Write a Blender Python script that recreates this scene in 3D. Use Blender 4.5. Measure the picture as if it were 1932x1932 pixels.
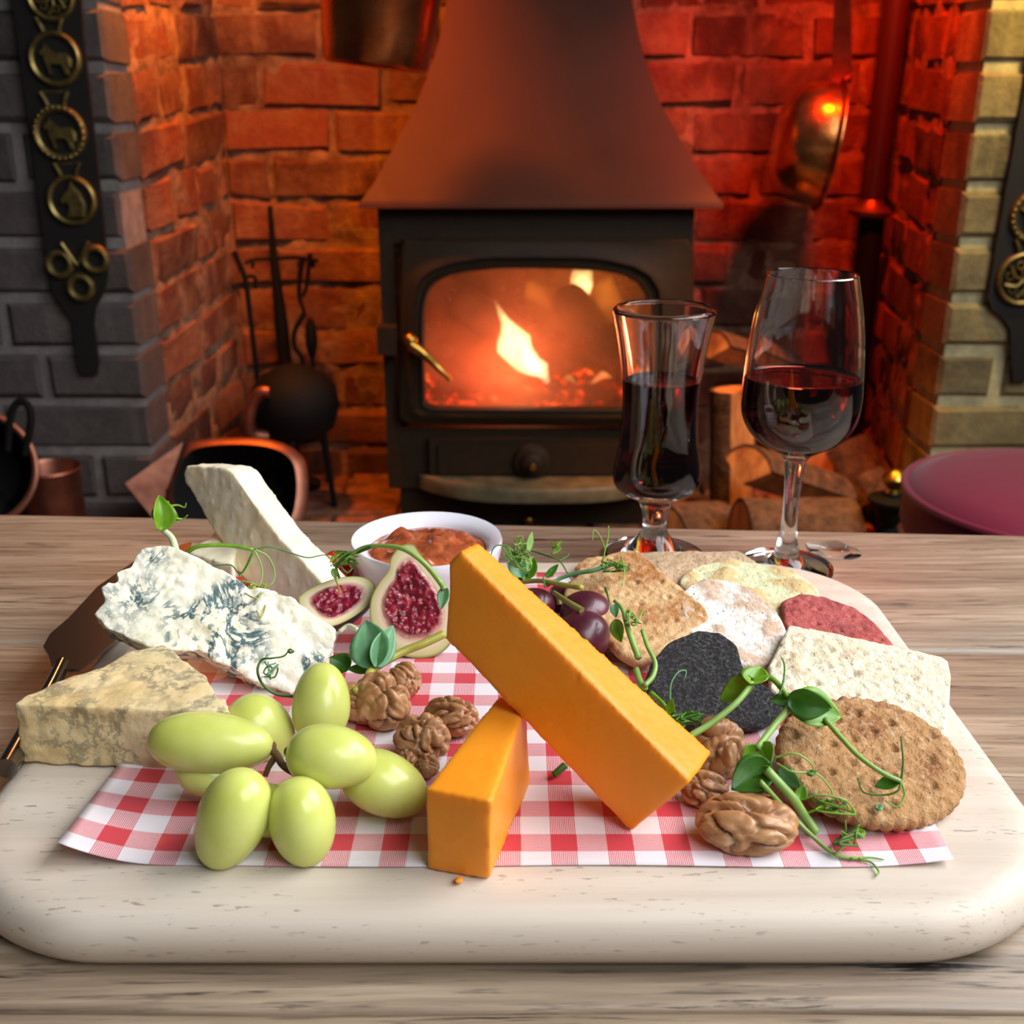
import bpy, bmesh, math, random
import numpy as np
from mathutils import Vector, Matrix, noise

for o in list(bpy.data.objects):
    bpy.data.objects.remove(o)
SC = bpy.context.scene
COL = SC.collection
PI = math.pi

# ------------------------------------------------------------------ camera
F, CX, PITCH, CZ, T = 2080.0, 966.0, math.radians(20.3), 1.0, 0.75
cd = bpy.data.cameras.new('camera')
cam = bpy.data.objects.new('camera', cd)
COL.objects.link(cam)
cam.location = (0, 0, CZ)
cam.rotation_euler = (PI / 2 - PITCH, 0, 0)
cd.sensor_width = 36.0
cd.sensor_fit = 'HORIZONTAL'
cd.lens = 36.0 * F / 1932.0
cd.clip_start = 0.01
cd.dof.use_dof = True
cd.dof.focus_distance = 0.43
cd.dof.aperture_fstop = 17.0
SC.camera = cam

# ------------------------------------------------------------------ light
SC.view_settings.view_transform = 'Standard'
SC.view_settings.look = 'None'
SC.view_settings.gamma = 1.0
SC.view_settings.use_curve_mapping = False
SC.view_settings.exposure = 0.0
SC.cycles.use_denoising = True
SC.cycles.max_bounces = 14
SC.cycles.transmission_bounces = 12
SC.cycles.transparent_max_bounces = 12
SC.cycles.sample_clamp_indirect = 6.0
SC.cycles.caustics_refractive = True
W = bpy.data.worlds.new('room_light')
SC.world = W
W.use_nodes = True
W.node_tree.nodes['Background'].inputs[0].default_value = (0.92, 0.92, 0.95, 1)
W.node_tree.nodes['Background'].inputs[1].default_value = 0.035


def lamp(name, kind, loc, energy, color, size=0.1, aim=None, size_y=None, spot=None, blend=0.5, spread=None):
    d = bpy.data.lights.new(name, kind)
    d.energy = energy
    d.color = color
    if kind == 'AREA':
        d.size = size
        if spread:
            d.spread = math.radians(spread)
        if size_y:
            d.shape = 'RECTANGLE'
            d.size_y = size_y
    else:
        d.shadow_soft_size = size
    if spot:
        d.spot_size = math.radians(spot)
        d.spot_blend = blend
    o = bpy.data.objects.new(name, d)
    COL.objects.link(o)
    o.location = loc
    if aim:
        o.rotation_euler = (Vector(aim) - Vector(loc)).to_track_quat('-Z', 'Y').to_euler()
    return o


# daylight from the pub's window, to the right of the table
lamp('window_daylight', 'AREA', (1.00, 0.50, 1.62), 14.6, (0.95, 0.97, 1.0), 0.95, (0.20, 0.54, 0.78), 0.9, spread=130)
lamp('front_fill_daylight', 'AREA', (0.75, -0.45, 1.85), 5.2, (0.92, 0.95, 1.0), 0.9, (-0.10, 0.36, 0.76), 0.9, spread=95)  # added soft fill, raised and narrowed to keep daylight off the hood
# coloured lamps up inside the inglenook
lamp('amber_lamp', 'SPOT', (-0.34, 1.62, 1.50), 52, (1.0, 0.24, 0.006), 0.03, (-0.42, 2.05, 0.9), spot=110, blend=0.7)
lamp('red_lamp', 'SPOT', (0.50, 1.60, 1.46), 42, (1.0, 0.045, 0.002), 0.03, (0.60, 2.05, 0.95), spot=105, blend=0.8)
lamp('hood_lamp', 'SPOT', (0.62, 1.10, 1.55), 5.5, (1.0, 0.30, 0.05), 0.03, (0.16, 1.75, 0.93), spot=26, blend=0.5)
lamp('hood_amber_lamp', 'SPOT', (-0.39, 1.29, 1.47), 6.0, (1.0, 0.36, 0.09), 0.008, (-0.19, 1.725, 0.875), spot=15, blend=0.3)
lamp('log_fill_lamp', 'SPOT', (0.40, 1.42, 1.45), 60, (1.0, 0.32, 0.02), 0.03, (0.36, 1.62, 0.40), spot=40, blend=0.7)  # added amber fill that brightens the log pile, no fixture of its own
lamp('red_table_lamp', 'SPOT', (0.42, 1.45, 1.40), 9, (1.0, 0.18, 0.11), 0.03, (0.20, 0.64, 0.75), spot=24, blend=0.9)
lamp('amber_table_lamp', 'SPOT', (-0.42, 1.45, 1.42), 14, (1.0, 0.34, 0.10), 0.03, (-0.42, 0.52, 0.75), spot=34, blend=0.9)
lamp('yellow_lamp', 'SPOT', (0.78, 1.40, 1.34), 12.0, (1.0, 0.64, 0.11), 0.03, (0.74, 1.6, 0.95), spot=110, blend=0.8)

# ------------------------------------------------------------------ pixel <-> place (used only to work out where things stand)
FW = np.array([0, math.cos(PITCH), -math.sin(PITCH)])
UP = np.array([0, math.sin(PITCH), math.cos(PITCH)])
RT = np.array([1.0, 0, 0])
CAM = np.array([0, 0, CZ])


def ray(x, y):
    return FW + RT * ((x - CX) / F) - UP * ((y - CX) / F)


def PZ(x, y, z):            # point at height z (above the table top)
    r = ray(x, y)
    return CAM + r * ((z + T - CZ) / r[2])


def PY(x, y, Y):            # point on the upright plane at distance Y
    r = ray(x, y)
    return CAM + r * (Y / r[1])


def PD(x, y, d):            # point at camera depth d
    return CAM + ray(x, y) * d


def PP(x, y, p0, n):        # point on a plane
    r = ray(x, y)
    return CAM + r * (np.dot(np.array(p0) - CAM, n) / np.dot(r, n))


def depth(p):
    return float(np.dot(np.array(p) - CAM, FW))


def unit(v):
    v = np.array(v, float)
    return v / np.linalg.norm(v)


# ------------------------------------------------------------------ materials
def lin(h):
    h = h.lstrip('#')
    c = [int(h[i:i + 2], 16) / 255 for i in (0, 2, 4)]
    return tuple(x / 12.92 if x <= 0.04045 else ((x + 0.055) / 1.055) ** 2.4 for x in c) + (1.0,)


class NT:
    def __init__(s, name):
        s.m = bpy.data.materials.new(name)
        s.m.use_nodes = True
        s.t = s.m.node_tree
        s.b = s.t.nodes['Principled BSDF']
        s.out = s.t.nodes['Material Output']

    def n(s, kind, **kw):
        x = s.t.nodes.new(kind)
        for k, v in kw.items():
            setattr(x, k, v)
        return x

    def put(s, sock, v):
        if v is None:
            return
        if isinstance(v, bpy.types.NodeSocket):
            s.t.links.new(v, sock)
        else:
            if sock.type == 'RGBA' and isinstance(v, str):
                v = lin(v)
            sock.default_value = v

    def co(s, scale=(1, 1, 1), rot=(0, 0, 0), loc=(0, 0, 0)):
        c = s.n('ShaderNodeTexCoord')
        m = s.n('ShaderNodeMapping')
        m.inputs['Scale'].default_value = scale
        m.inputs['Rotation'].default_value = rot
        m.inputs['Location'].default_value = loc
        s.t.links.new(c.outputs['Object'], m.inputs['Vector'])
        return m.outputs['Vector']

    def noise(s, scale, detail=4, rough=0.55, vec=None, dist=0.0):
        x = s.n('ShaderNodeTexNoise')
        s.put(x.inputs['Vector'], vec if vec else s.co())
        s.put(x.inputs['Scale'], float(scale))
        x.inputs['Detail'].default_value = detail
        x.inputs['Roughness'].default_value = rough
        x.inputs['Distortion'].default_value = dist
        return x.outputs['Fac']

    def voro(s, scale, feature='F1', vec=None, out='Distance', rnd=1.0):
        x = s.n('ShaderNodeTexVoronoi', feature=feature)
        s.put(x.inputs['Vector'], vec if vec else s.co())
        s.put(x.inputs['Scale'], float(scale))
        x.inputs['Randomness'].default_value = rnd
        return x.outputs[out]

    def ramp(s, fac, stops, interp='LINEAR'):
        x = s.n('ShaderNodeValToRGB')
        x.color_ramp.interpolation = interp
        e = x.color_ramp.elements
        while len(e) < len(stops):
            e.new(0.5)
        for i, (p, c) in enumerate(stops):
            e[i].position = p
            e[i].color = lin(c) if isinstance(c, str) else ((c, c, c, 1) if not isinstance(c, tuple) else c)
        s.put(x.inputs['Fac'], fac)
        return x.outputs['Color']

    def mix(s, fac, a, b, mode='MIX'):
        x = s.n('ShaderNodeMix', data_type='RGBA', blend_type=mode)
        s.put(x.inputs['Factor'], fac)
        s.put(x.inputs['A'] if False else x.inputs[6], a)
        s.put(x.inputs[7], b)
        return x.outputs[2]

    def ma(s, op, a, b=None, c=None):
        x = s.n('ShaderNodeMath', operation=op)
        s.put(x.inputs[0], a)
        if b is not None:
            s.put(x.inputs[1], b)
        if c is not None:
            s.put(x.inputs[2], c)
        return x.outputs[0]

    def sep(s, vec):
        x = s.n('ShaderNodeSeparateXYZ')
        s.t.links.new(vec, x.inputs[0])
        return x.outputs

    def bump(s, height, strength=0.5, dist=0.001, normal=None):
        x = s.n('ShaderNodeBump')
        x.inputs['Strength'].default_value = strength
        x.inputs['Distance'].default_value = dist
        s.put(x.inputs['Height'], height)
        if normal:
            s.t.links.new(normal, x.inputs['Normal'])
        s.t.links.new(x.outputs[0], s.b.inputs['Normal'])
        return x.outputs[0]

    def rnd(s):
        return s.n('ShaderNodeObjectInfo').outputs['Random']

    def set(s, **kw):
        names = dict(color='Base Color', rough='Roughness', metal='Metallic', ior='IOR', trans='Transmission Weight',
                     sss='Subsurface Weight', sssr='Subsurface Radius', ssss='Subsurface Scale', spec='Specular IOR Level',
                     coat='Coat Weight', coatr='Coat Roughness', emit='Emission Color', emits='Emission Strength',
                     sheen='Sheen Weight', alpha='Alpha')
        for k, v in kw.items():
            s.put(s.b.inputs[names[k]], v)
        return s


def simple(name, color, rough=0.5, **kw):
    return NT(name).set(color=color, rough=rough, **kw).m


def brick_mat(name, cols, dirt, rough=0.85, bump=0.6, soot=0.25):
    s = NT(name)
    v = s.n('ShaderNodeTexCoord').outputs['Object']
    g = s.n('ShaderNodeNewGeometry').outputs['Position']
    base = s.ramp(s.rnd(), [(i / max(1, len(cols) - 1), c) for i, c in enumerate(cols)])
    n1 = s.noise(16, 6, 0.65, g)
    c = s.mix(s.ramp(n1, [(0.42, 0.0), (0.68, 0.75)]), base, dirt)
    n2 = s.noise(90, 5, 0.7, g)
    c = s.mix(s.ma('MULTIPLY', n2, 0.55), c, lin('#1a100c'), 'MULTIPLY')
    st = s.noise(7, 4, 0.6, s.n_map(g, (4.0, 4.0, 0.6)))
    c = s.mix(s.ramp(st, [(0.55, 0.0), (0.72, 0.45)]), c, dirt)
    sm = s.noise(3.2, 4, 0.6, g)
    c = s.mix(s.ramp(sm, [(0.48, 0.0), (0.66, soot)]), c, '#120c0a')
    s.set(color=c, rough=rough)
    s.bump(s.ma('ADD', s.noise(45, 6, 0.7, g), s.ma('MULTIPLY', s.noise(220, 3, 0.6, g), 0.4)), bump, 0.006)
    return s.m


def _n_map(s, vec, scale):
    m = s.n('ShaderNodeMapping')
    m.inputs['Scale'].default_value = scale
    s.t.links.new(vec, m.inputs['Vector'])
    return m.outputs['Vector']


NT.n_map = _n_map


def wood_mat(name, c_lo, c_mid, c_hi, sx=3.0, sy=70.0, crack=0.0, pore=0.0, rough=0.6, bump=0.25, band=9.0, crackcol='#241a14', spec=0.5):
    s = NT(name)
    g = s.n('ShaderNodeNewGeometry').outputs['Position']
    wob = s.noise(3.0, 3, 0.5, g)
    off = s.n('ShaderNodeCombineXYZ')
    s.put(off.inputs[1], s.ma('MULTIPLY', wob, 0.02))
    s.put(off.inputs[2], s.ma('MULTIPLY', s.rnd(), 3.0))
    add = s.n('ShaderNodeVectorMath', operation='ADD')
    s.t.links.new(g, add.inputs[0])
    s.t.links.new(off.outputs[0], add.inputs[1])
    gv = add.outputs[0]
    fine = s.noise(1.0, 6, 0.6, s.n_map(gv, (sx * 2.2, sy * 7, sy * 7)))
    broad = s.noise(1.0, 4, 0.55, s.n_map(gv, (sx * 0.9, band * 9, band * 9)))
    f = s.ma('ADD', s.ma('MULTIPLY', fine, 0.5), s.ma('MULTIPLY', broad, 0.5))
    f = s.ma('ADD', s.ma('MULTIPLY', f, 0.8), s.ma('MULTIPLY', s.noise(1.0, 3, 0.6, s.n_map(gv, (sx * 0.7, 16, 16))), 0.2))
    c = s.ramp(f, [(0.32, c_lo), (0.5, c_mid), (0.68, c_hi)])
    h = fine
    if crack:
        k = s.noise(1.0, 6, 0.65, s.n_map(gv, (sx * 2.6, sy * 4.5, sy * 4.5)), 0.3)
        km = s.ramp(k, [(0.60, 0.0), (0.68, 1.0)])
        k2 = s.noise(1.0, 4, 0.6, s.n_map(gv, (sx * 5, sy * 11, sy * 11)), 0.2)
        km2 = s.ramp(k2, [(0.57, 0.0), (0.66, 1.0)])
        c = s.mix(s.ma('MULTIPLY', km2, crack * 0.55), c, crackcol)
        c = s.mix(s.ma('MULTIPLY', km, crack), c, crackcol)
        h = s.ma('SUBTRACT', fine, s.ma('MULTIPLY', km, 0.8))
    if pore:
        k = s.noise(1.0, 3, 0.5, s.n_map(gv, (170, 850, 850)))
        p = s.noise(1.0, 3, 0.5, s.n_map(gv, (14, 90, 60)))
        km = s.ma('MULTIPLY', s.ramp(k, [(0.63, 0.0), (0.68, 1.0)]), s.ramp(p, [(0.43, 0.0), (0.56, 1.0)]))
        c = s.mix(s.ma('MULTIPLY', km, pore), c, '#6e5a44')
        h = s.ma('SUBTRACT', h, s.ma('MULTIPLY', km, 0.9))
    s.set(color=c, rough=rough, spec=spec)
    s.bump(h, bump, 0.0012)
    return s.m


# ------------------------------------------------------------------ mesh helpers
class MB:
    """collects geometry in world coordinates"""

    def __init__(s):
        s.v, s.f = [], []

    def add(s, vs, fs):
        k = len(s.v)
        s.v += [tuple(map(float, p)) for p in vs]
        s.f += [tuple(i + k for i in f) for f in fs]
        return s

    def box(s, x0, x1, y0, y1, z0, z1):
        vs = [(x, y, z) for z in (z0, z1) for y in (y0, y1) for x in (x0, x1)]
        return s.add(vs, [(0, 2, 3, 1), (4, 5, 7, 6), (0, 1, 5, 4), (2, 6, 7, 3), (0, 4, 6, 2), (1, 3, 7, 5)])

    def hexa(s, p):         # 8 points: bottom 4 (ccw) then top 4
        return s.add(p, [(3, 2, 1, 0), (4, 5, 6, 7), (0, 1, 5, 4), (1, 2, 6, 5), (2, 3, 7, 6), (3, 0, 4, 7)])

    def lathe(s, prof, c, seg=48, axis=(0, 0, 1), ref=None):
        a = unit(axis)
        r = np.array([1.0, 0, 0]) if abs(a[0]) < 0.9 else np.array([0, 1.0, 0])
        if ref is not None:
            r = np.array(ref, float)
        e1 = unit(r - a * np.dot(r, a))
        e2 = np.cross(a, e1)
        c = np.array(c, float)
        k = len(s.v)
        rows = []
        for (rad, z) in prof:
            if rad < 1e-7:
                rows.append([len(s.v)])
                s.v.append(tuple(c + a * z))
            else:
                row = []
                for j in range(seg):
                    t = 2 * PI * j / seg
                    row.append(len(s.v))
                    s.v.append(tuple(c + a * z + (e1 * math.cos(t) + e2 * math.sin(t)) * rad))
                rows.append(row)
        for A, B in zip(rows, rows[1:]):
            for j in range(seg):
                j2 = (j + 1) % seg
                if len(A) == 1 and len(B) == 1:
                    continue
                if len(A) == 1:
                    s.f.append((A[0], B[j2], B[j]))
                elif len(B) == 1:
                    s.f.append((A[j], A[j2], B[0]))
                else:
                    s.f.append((A[j], A[j2], B[j2], B[j]))
        return s

    def tube(s, pts, r0, r1=None, seg=8, caps=True, radii=None):
        P = [np.array(p, float) for p in pts]
        n = len(P)
        r1 = r0 if r1 is None else r1
        prev = None
        rows = []
        for i in range(n):
            t = unit(P[min(i + 1, n - 1)] - P[max(i - 1, 0)])
            if prev is None:
                q = np.array([0, 0, 1.0]) if abs(t[2]) < 0.9 else np.array([1.0, 0, 0])
                e = unit(np.cross(t, q))
            else:
                e = unit(prev - t * np.dot(prev, t))
            prev = e
            b = np.cross(t, e)
            r = radii[i] if radii else r0 + (r1 - r0) * i / max(1, n - 1)
            row = []
            for j in range(seg):
                a = 2 * PI * j / seg
                row.append(len(s.v))
                s.v.append(tuple(P[i] + (e * math.cos(a) + b * math.sin(a)) * r))
            rows.append(row)
        for A, B in zip(rows, rows[1:]):
            for j in range(seg):
                j2 = (j + 1) % seg
                s.f.append((A[j], A[j2], B[j2], B[j]))
        if caps:
            s.f.append(tuple(reversed(rows[0])))
            s.f.append(tuple(rows[-1]))
        return s

    def prism(s, poly, d):  # polygon of 3d points extruded by the vector d
        n = len(poly)
        d = np.array(d, float)
        A = [np.array(p, float) for p in poly]
        return s.add(A + [p + d for p in A],
                     [tuple(range(n))[::-1], tuple(range(n, 2 * n))] + [(i, (i + 1) % n, n + (i + 1) % n, n + i) for i in range(n)])

    def ball(s, c, r, seg=16, rings=10, axis=(0, 0, 1)):
        prof = [(r * math.sin(PI * i / rings), -r * math.cos(PI * i / rings)) for i in range(rings + 1)]
        prof[0], prof[-1] = (0, -r), (0, r)
        return s.lathe(prof, c, seg, axis)

    def torus(s, c, R, r, axis=(0, 0, 1), seg=40, sub=10, ref=None):
        a = unit(axis)
        q = np.array([1.0, 0, 0]) if abs(a[0]) < 0.9 else np.array([0, 1.0, 0])
        e1 = unit(q - a * np.dot(q, a))
        e2 = np.cross(a, e1)
        k = len(s.v)
        for i in range(seg):
            t = 2 * PI * i / seg
            d = e1 * math.cos(t) + e2 * math.sin(t)
            for j in range(sub):
                u = 2 * PI * j / sub
                s.v.append(tuple(np.array(c) + d * (R + r * math.cos(u)) + a * (r * math.sin(u))))
        for i in range(seg):
            for j in range(sub):
                s.f.append((k + i * sub + j, k + ((i + 1) % seg) * sub + j, k + ((i + 1) % seg) * sub + (j + 1) % sub, k + i * sub + (j + 1) % sub))
        return s


def tag(o, label=None, cat=None, group=None, kind=None):
    for k, v in (('label', label), ('category', cat), ('group', group), ('kind', kind)):
        if v:
            o[k] = v
    return o


ORG = {}


def empty(name, loc, label, cat, group=None, kind=None):
    o = bpy.data.objects.new(name, None)
    o.empty_display_size = 0.02
    COL.objects.link(o)
    o.location = tuple(map(float, loc))
    ORG[o.name] = np.array(loc, float)
    return tag(o, label, cat, group, kind)


def mk(name, mb, m, parent=None, org=None, smooth=True, sharp=40, label=None, cat=None, group=None, kind=None, fix=True):
    """one mesh object; geometry given in world coordinates"""
    V = np.array(mb.v, float).reshape(-1, 3)
    if parent is not None:
        L = ORG[parent.name]
    else:
        L = np.array(org, float) if org is not None else np.array([*(V.min(0)[:2] + V.max(0)[:2]) / 2, V[:, 2].min()])
    me = bpy.data.meshes.new(name)
    me.from_pydata([tuple(p) for p in (V - L)], [], mb.f)
    if fix:
        bm = bmesh.new()
        bm.from_mesh(me)
        bmesh.ops.recalc_face_normals(bm, faces=bm.faces)
        bm.to_mesh(me)
        bm.free()
    if smooth:
        me.polygons.foreach_set('use_smooth', [True] * len(me.polygons))
        if sharp:
            me.set_sharp_from_angle(angle=math.radians(sharp))
    if m is not None:
        me.materials.append(m)
    o = bpy.data.objects.new(name, me)
    COL.objects.link(o)
    if parent is not None:
        o.parent = parent
    else:
        o.location = tuple(L)
    ORG[o.name] = L
    return tag(o, label, cat, group, kind)


def remesh(mb, vox):
    """evened-out closed skin of the collected solid, as numpy vertices and faces"""
    me = bpy.data.meshes.new('tmp')
    c = np.array(mb.v).mean(0)
    me.from_pydata([tuple(np.array(p) - c) for p in mb.v], [], mb.f)
    bm = bmesh.new()
    bm.from_mesh(me)
    bmesh.ops.recalc_face_normals(bm, faces=bm.faces)
    bm.to_mesh(me)
    bm.free()
    o = bpy.data.objects.new('tmp', me)
    COL.objects.link(o)
    md = o.modifiers.new('r', 'REMESH')
    md.mode = 'VOXEL'
    md.voxel_size = vox
    dg = bpy.context.evaluated_depsgraph_get()
    ev = o.evaluated_get(dg)
    e = ev.to_mesh()
    V = np.empty(len(e.vertices) * 3)
    e.vertices.foreach_get('co', V)
    N = np.empty(len(e.vertices) * 3)
    e.vertices.foreach_get('normal', N)
    fs = [tuple(p.vertices) for p in e.polygons]
    ev.to_mesh_clear()
    bpy.data.objects.remove(o)
    bpy.data.meshes.remove(me)
    return V.reshape(-1, 3) + c, N.reshape(-1, 3), fs


def smoothstep(a, b, x):
    t = min(1.0, max(0.0, (x - a) / (b - a)))
    return t * t * (3 - 2 * t)


def spline(pts, n=8):
    """Catmull-Rom through the points"""
    P = [np.array(p, float) for p in pts]
    if len(P) < 3:
        return [P[0] + (P[-1] - P[0]) * i / n for i in range(n + 1)]
    Q = [2 * P[0] - P[1]] + P + [2 * P[-1] - P[-2]]
    out = []
    for i in range(1, len(Q) - 2):
        a, b, c, d = Q[i - 1], Q[i], Q[i + 1], Q[i + 2]
        for k in range(n):
            t = k / n
            out.append(0.5 * (2 * b + (c - a) * t + (2 * a - 5 * b + 4 * c - d) * t * t + (3 * b - a - 3 * c + d) * t ** 3))
    out.append(P[-1])
    return out


# ------------------------------------------------------------------ materials used in several places
M = {}
M['brick_inner'] = brick_mat('inner_brick', ['#803c26', '#985034', '#5e2c1c', '#8c4830', '#6e3c2c'], '#a87c58', bump=0.9, soot=0.75)
M['brick_grey'] = brick_mat('sooty_grey_brick', ['#544c48', '#5e5450', '#46403c', '#584e4a', '#2e2b27'], '#6e645f', bump=0.4)
M['brick_right'] = brick_mat('buff_brick', ['#8a7a56', '#6a6048', '#9a8a60', '#585240', '#7a6c4c'], '#b0a070', bump=0.5)


def mortar_mat(name, c1, c2, bump=0.8):
    s = NT(name)
    g = s.n('ShaderNodeNewGeometry').outputs['Position']
    s.set(color=s.ramp(s.noise(30, 6, 0.7, g), [(0.35, c1), (0.65, c2)]), rough=0.95)
    s.bump(s.noise(70, 6, 0.75, g), bump, 0.008)
    return s.m


M['mortar_inner'] = mortar_mat('rough_mortar', '#6a4a36', '#b89070', 1.2)
M['mortar_grey'] = mortar_mat('grey_mortar', '#6e6662', '#8c8480', 0.5)
M['mortar_right'] = mortar_mat('cream_mortar', '#b0a27c', '#d6c898', 0.6)
s = NT('matt_green_black_iron')
s.set(color=s.ramp(s.noise(60, 4), [(0.3, '#22170a'), (0.7, '#2a1d0e')]), rough=0.6, metal=0.0, spec=0.25)
s.bump(s.noise(400, 3), 0.08, 0.001)
M['iron'] = s.m
M['black_iron'] = simple('black_iron', '#0c0a08', 0.75, spec=0.2)
s = NT('brown_enamel_hood')
s.set(color=s.ramp(s.noise(8, 3), [(0.3, '#4c2412'), (0.7, '#562a17')]), rough=0.55, spec=0.2)
M['hood'] = s.m
s = NT('worn_brass')
s.set(color=s.ramp(s.noise(90, 4), [(0.3, '#8a6a2a'), (0.7, '#c09a48')]), rough=0.32, metal=1.0)
M['brass'] = s.m
s = NT('dull_brass')
s.set(color=s.ramp(s.noise(90, 4), [(0.3, '#6e5c34'), (0.7, '#a08a52')]), rough=0.42, metal=0.85)
M['brass_dull'] = s.m
s = NT('polished_copper')
s.set(color=s.ramp(s.noise(25, 5), [(0.3, '#b05028'), (0.7, '#cc7a48')]), rough=s.ma('ADD', s.ma('MULTIPLY', s.noise(18, 4), 0.25), 0.12), metal=1.0)
s.bump(s.noise(28, 2), 0.12, 0.006)
M['copper'] = s.m
s = NT('dull_copper')
s.set(color=s.ramp(s.noise(25, 5), [(0.3, '#7a4a3a'), (0.7, '#a8705a')]), rough=0.45, metal=0.9)
s.bump(s.noise(40, 3), 0.15, 0.004)
M['copper_dull'] = s.m
s = NT('black_leather')
s.set(color='#16110e', rough=0.6)
s.bump(s.noise(300, 3), 0.2, 0.001)
M['leather'] = s.m
# ================================================================== THE SETTING
RB = random.Random(7)


def brick_wall(name, A, B, nrm, mort, bm_, zA, zB, k0, k1, blen, off, depth=0.10, gap=0.011, prot=0.004, jit=0.003, slab=0.14, zlow=0.0, zhigh=1.42, ins=(0.006, 0.006), mrec=-0.007, rough_joint=0.0):
    """a wall from A to B (plan points); courses k0..k1 with joint heights zA(k) at A and zB(k) at B; each brick a part"""
    A = np.array(A, float)
    B = np.array(B, float)
    L = np.linalg.norm(B - A)
    U = (B - A) / L
    n = unit(nrm)

    def P(u, k, d, dz=0.0):
        t = u / L
        z = zA(k) * (1 - t) + zB(k) * t + dz
        q = A + U * u + n * d
        return (q[0], q[1], z)
    mb = MB()
    d0, d1 = -slab, mrec - rough_joint * 1.2
    A2, B2 = A + U * ins[0], B - U * ins[1]
    q = [A2 + n * d0, B2 + n * d0, B2 + n * d1, A2 + n * d1]
    mb.hexa([(p[0], p[1], zlow) for p in q] + [(p[0], p[1], zhigh) for p in q])
    if rough_joint:
        # uneven hand-pointed joints: the front of the mortar bed is a lumpy sheet
        nu, nz = int(L / 0.011), int((zhigh - 0.3) / 0.011)
        k_ = len(mb.v)
        for b in range(nz + 1):
            z = 0.3 + (zhigh - 0.3) * b / nz
            for a in range(nu + 1):
                q_ = A2 + (B2 - A2) * a / nu
                edge_ = 0 < a < nu and 0 < b < nz
                v_ = Vector((q_[0] * 26, q_[1] * 26, z * 26))
                d_ = (mrec + rough_joint * (noise.noise(v_) + 0.6 * noise.noise(v_ * 2.3))) if edge_ else d1
                p_ = q_ + n * d_
                mb.v.append((p_[0], p_[1], z))
        for b in range(nz):
            for a in range(nu):
                i0 = k_ + b * (nu + 1) + a
                mb.f.append((i0, i0 + 1, i0 + nu + 2, i0 + nu + 1))
    wall = mk(name, mb, mort, smooth=bool(rough_joint), sharp=60, kind='structure')
    g = gap / 2
    for k in range(k0, k1):
        u = -off(k) - RB.uniform(0, 0.02)
        while u < L - 0.004:
            bl = blen(k) * RB.uniform(0.94, 1.05)
            u0, u1 = max(0.0, u + g), min(L, u + bl - g)
            if u1 - u0 > 0.02:
                pr = RB.uniform(-0.002, prot)
                ch = RB.uniform(0.004, 0.007)

                def ring(d, ins):
                    out = []
                    for (uu, kk, su, sz) in ((u0, k, 1, 1), (u1, k, -1, 1), (u1, k + 1, -1, -1), (u0, k + 1, 1, -1)):
                        j = RB.uniform(-jit, jit)
                        out.append(P(uu + su * ins + RB.uniform(-jit, jit) * 0.6 * (0 < uu < L), kk, d + (j * 0.5 if ins else 0), sz * (g + ins) + RB.uniform(-jit, jit) * 0.8))
                    return out
                bk, rim, fc = ring(-depth, 0), ring(pr - ch, 0), ring(pr, ch)
                # a middle ring of points makes the face uneven
                m = MB()
                vs = bk + rim + fc
                cen = np.mean(np.array(fc), 0) + np.append(n * RB.uniform(-0.002, 0.0035), 0) if len(n) == 2 else np.mean(np.array(fc), 0)
                vs.append(tuple(cen))
                fs = [(3, 2, 1, 0)]
                for a in range(4):
                    b = (a + 1) % 4
                    fs += [(a, b, 4 + b, 4 + a), (4 + a, 4 + b, 8 + b, 8 + a), (8 + a, 8 + b, 12)]
                m.add(vs, fs)
                mk('brick', m, bm_, wall, smooth=True, sharp=28)
            u += bl
    return wall


zf = lambda k: 0.970 + 0.0775 * k
zb_ = lambda k: 0.993 + 0.0772 * k
half = lambda a, b: (lambda k: a if k % 2 else b)
brick_wall('wall_back', (-0.505, 2.05), (0.665, 2.05), (0, -1), M['mortar_inner'], M['brick_inner'], zb_, zb_, -9, 5, half(0.213, 0.213), half(0.02, 0.128), prot=0.005, jit=0.0075, mrec=-0.003, rough_joint=0.006, ins=(-0.06, -0.06))
brick_wall('wall_inner_left', (-0.543, 1.70), (-0.505, 2.05), (1, -0.1), M['mortar_inner'], M['brick_inner'], zf, zb_, -9, 5, half(0.21, 0.108), half(0.03, 0.0), prot=0.005, jit=0.0075, mrec=-0.003, rough_joint=0.006, ins=(0.0, 0.0))
brick_wall('wall_inner_right', (0.665, 2.05), (0.630, 1.70), (-1, -0.1), M['mortar_inner'], M['brick_inner'], zb_, zf, -9, 5, half(0.108, 0.21), half(0.0, 0.09), prot=0.005, jit=0.0075, mrec=-0.003, rough_joint=0.006, ins=(0.0, 0.0))
brick_wall('wall_left', (-1.10, 1.60), (-0.545, 1.60), (0, -1), M['mortar_grey'], M['brick_grey'], zf, zf, -9, 5, half(0.22, 0.225), lambda k: [0.07, 0.165, 0.10, 0.0][k % 4], gap=0.015, prot=0.002, jit=0.002, depth=0.099)
brick_wall('wall_right', (0.632, 1.60), (1.20, 1.60), (0, -1), M['mortar_right'], M['brick_right'], zf, zf, -9, 5, half(0.22, 0.225), half(0.11, 0.0), gap=0.016, prot=0.002, jit=0.002, depth=0.099)

m = NT('dark_flagstone_floor')
m.set(color=m.ramp(m.noise(6, 5), [(0.3, '#3a2f28'), (0.7, '#55463a')]), rough=0.6)
mk('floor', MB().box(-2.5, 2.5, -2.5, 2.2, -0.06, 0.0), m.m, smooth=False, kind='structure')

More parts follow.
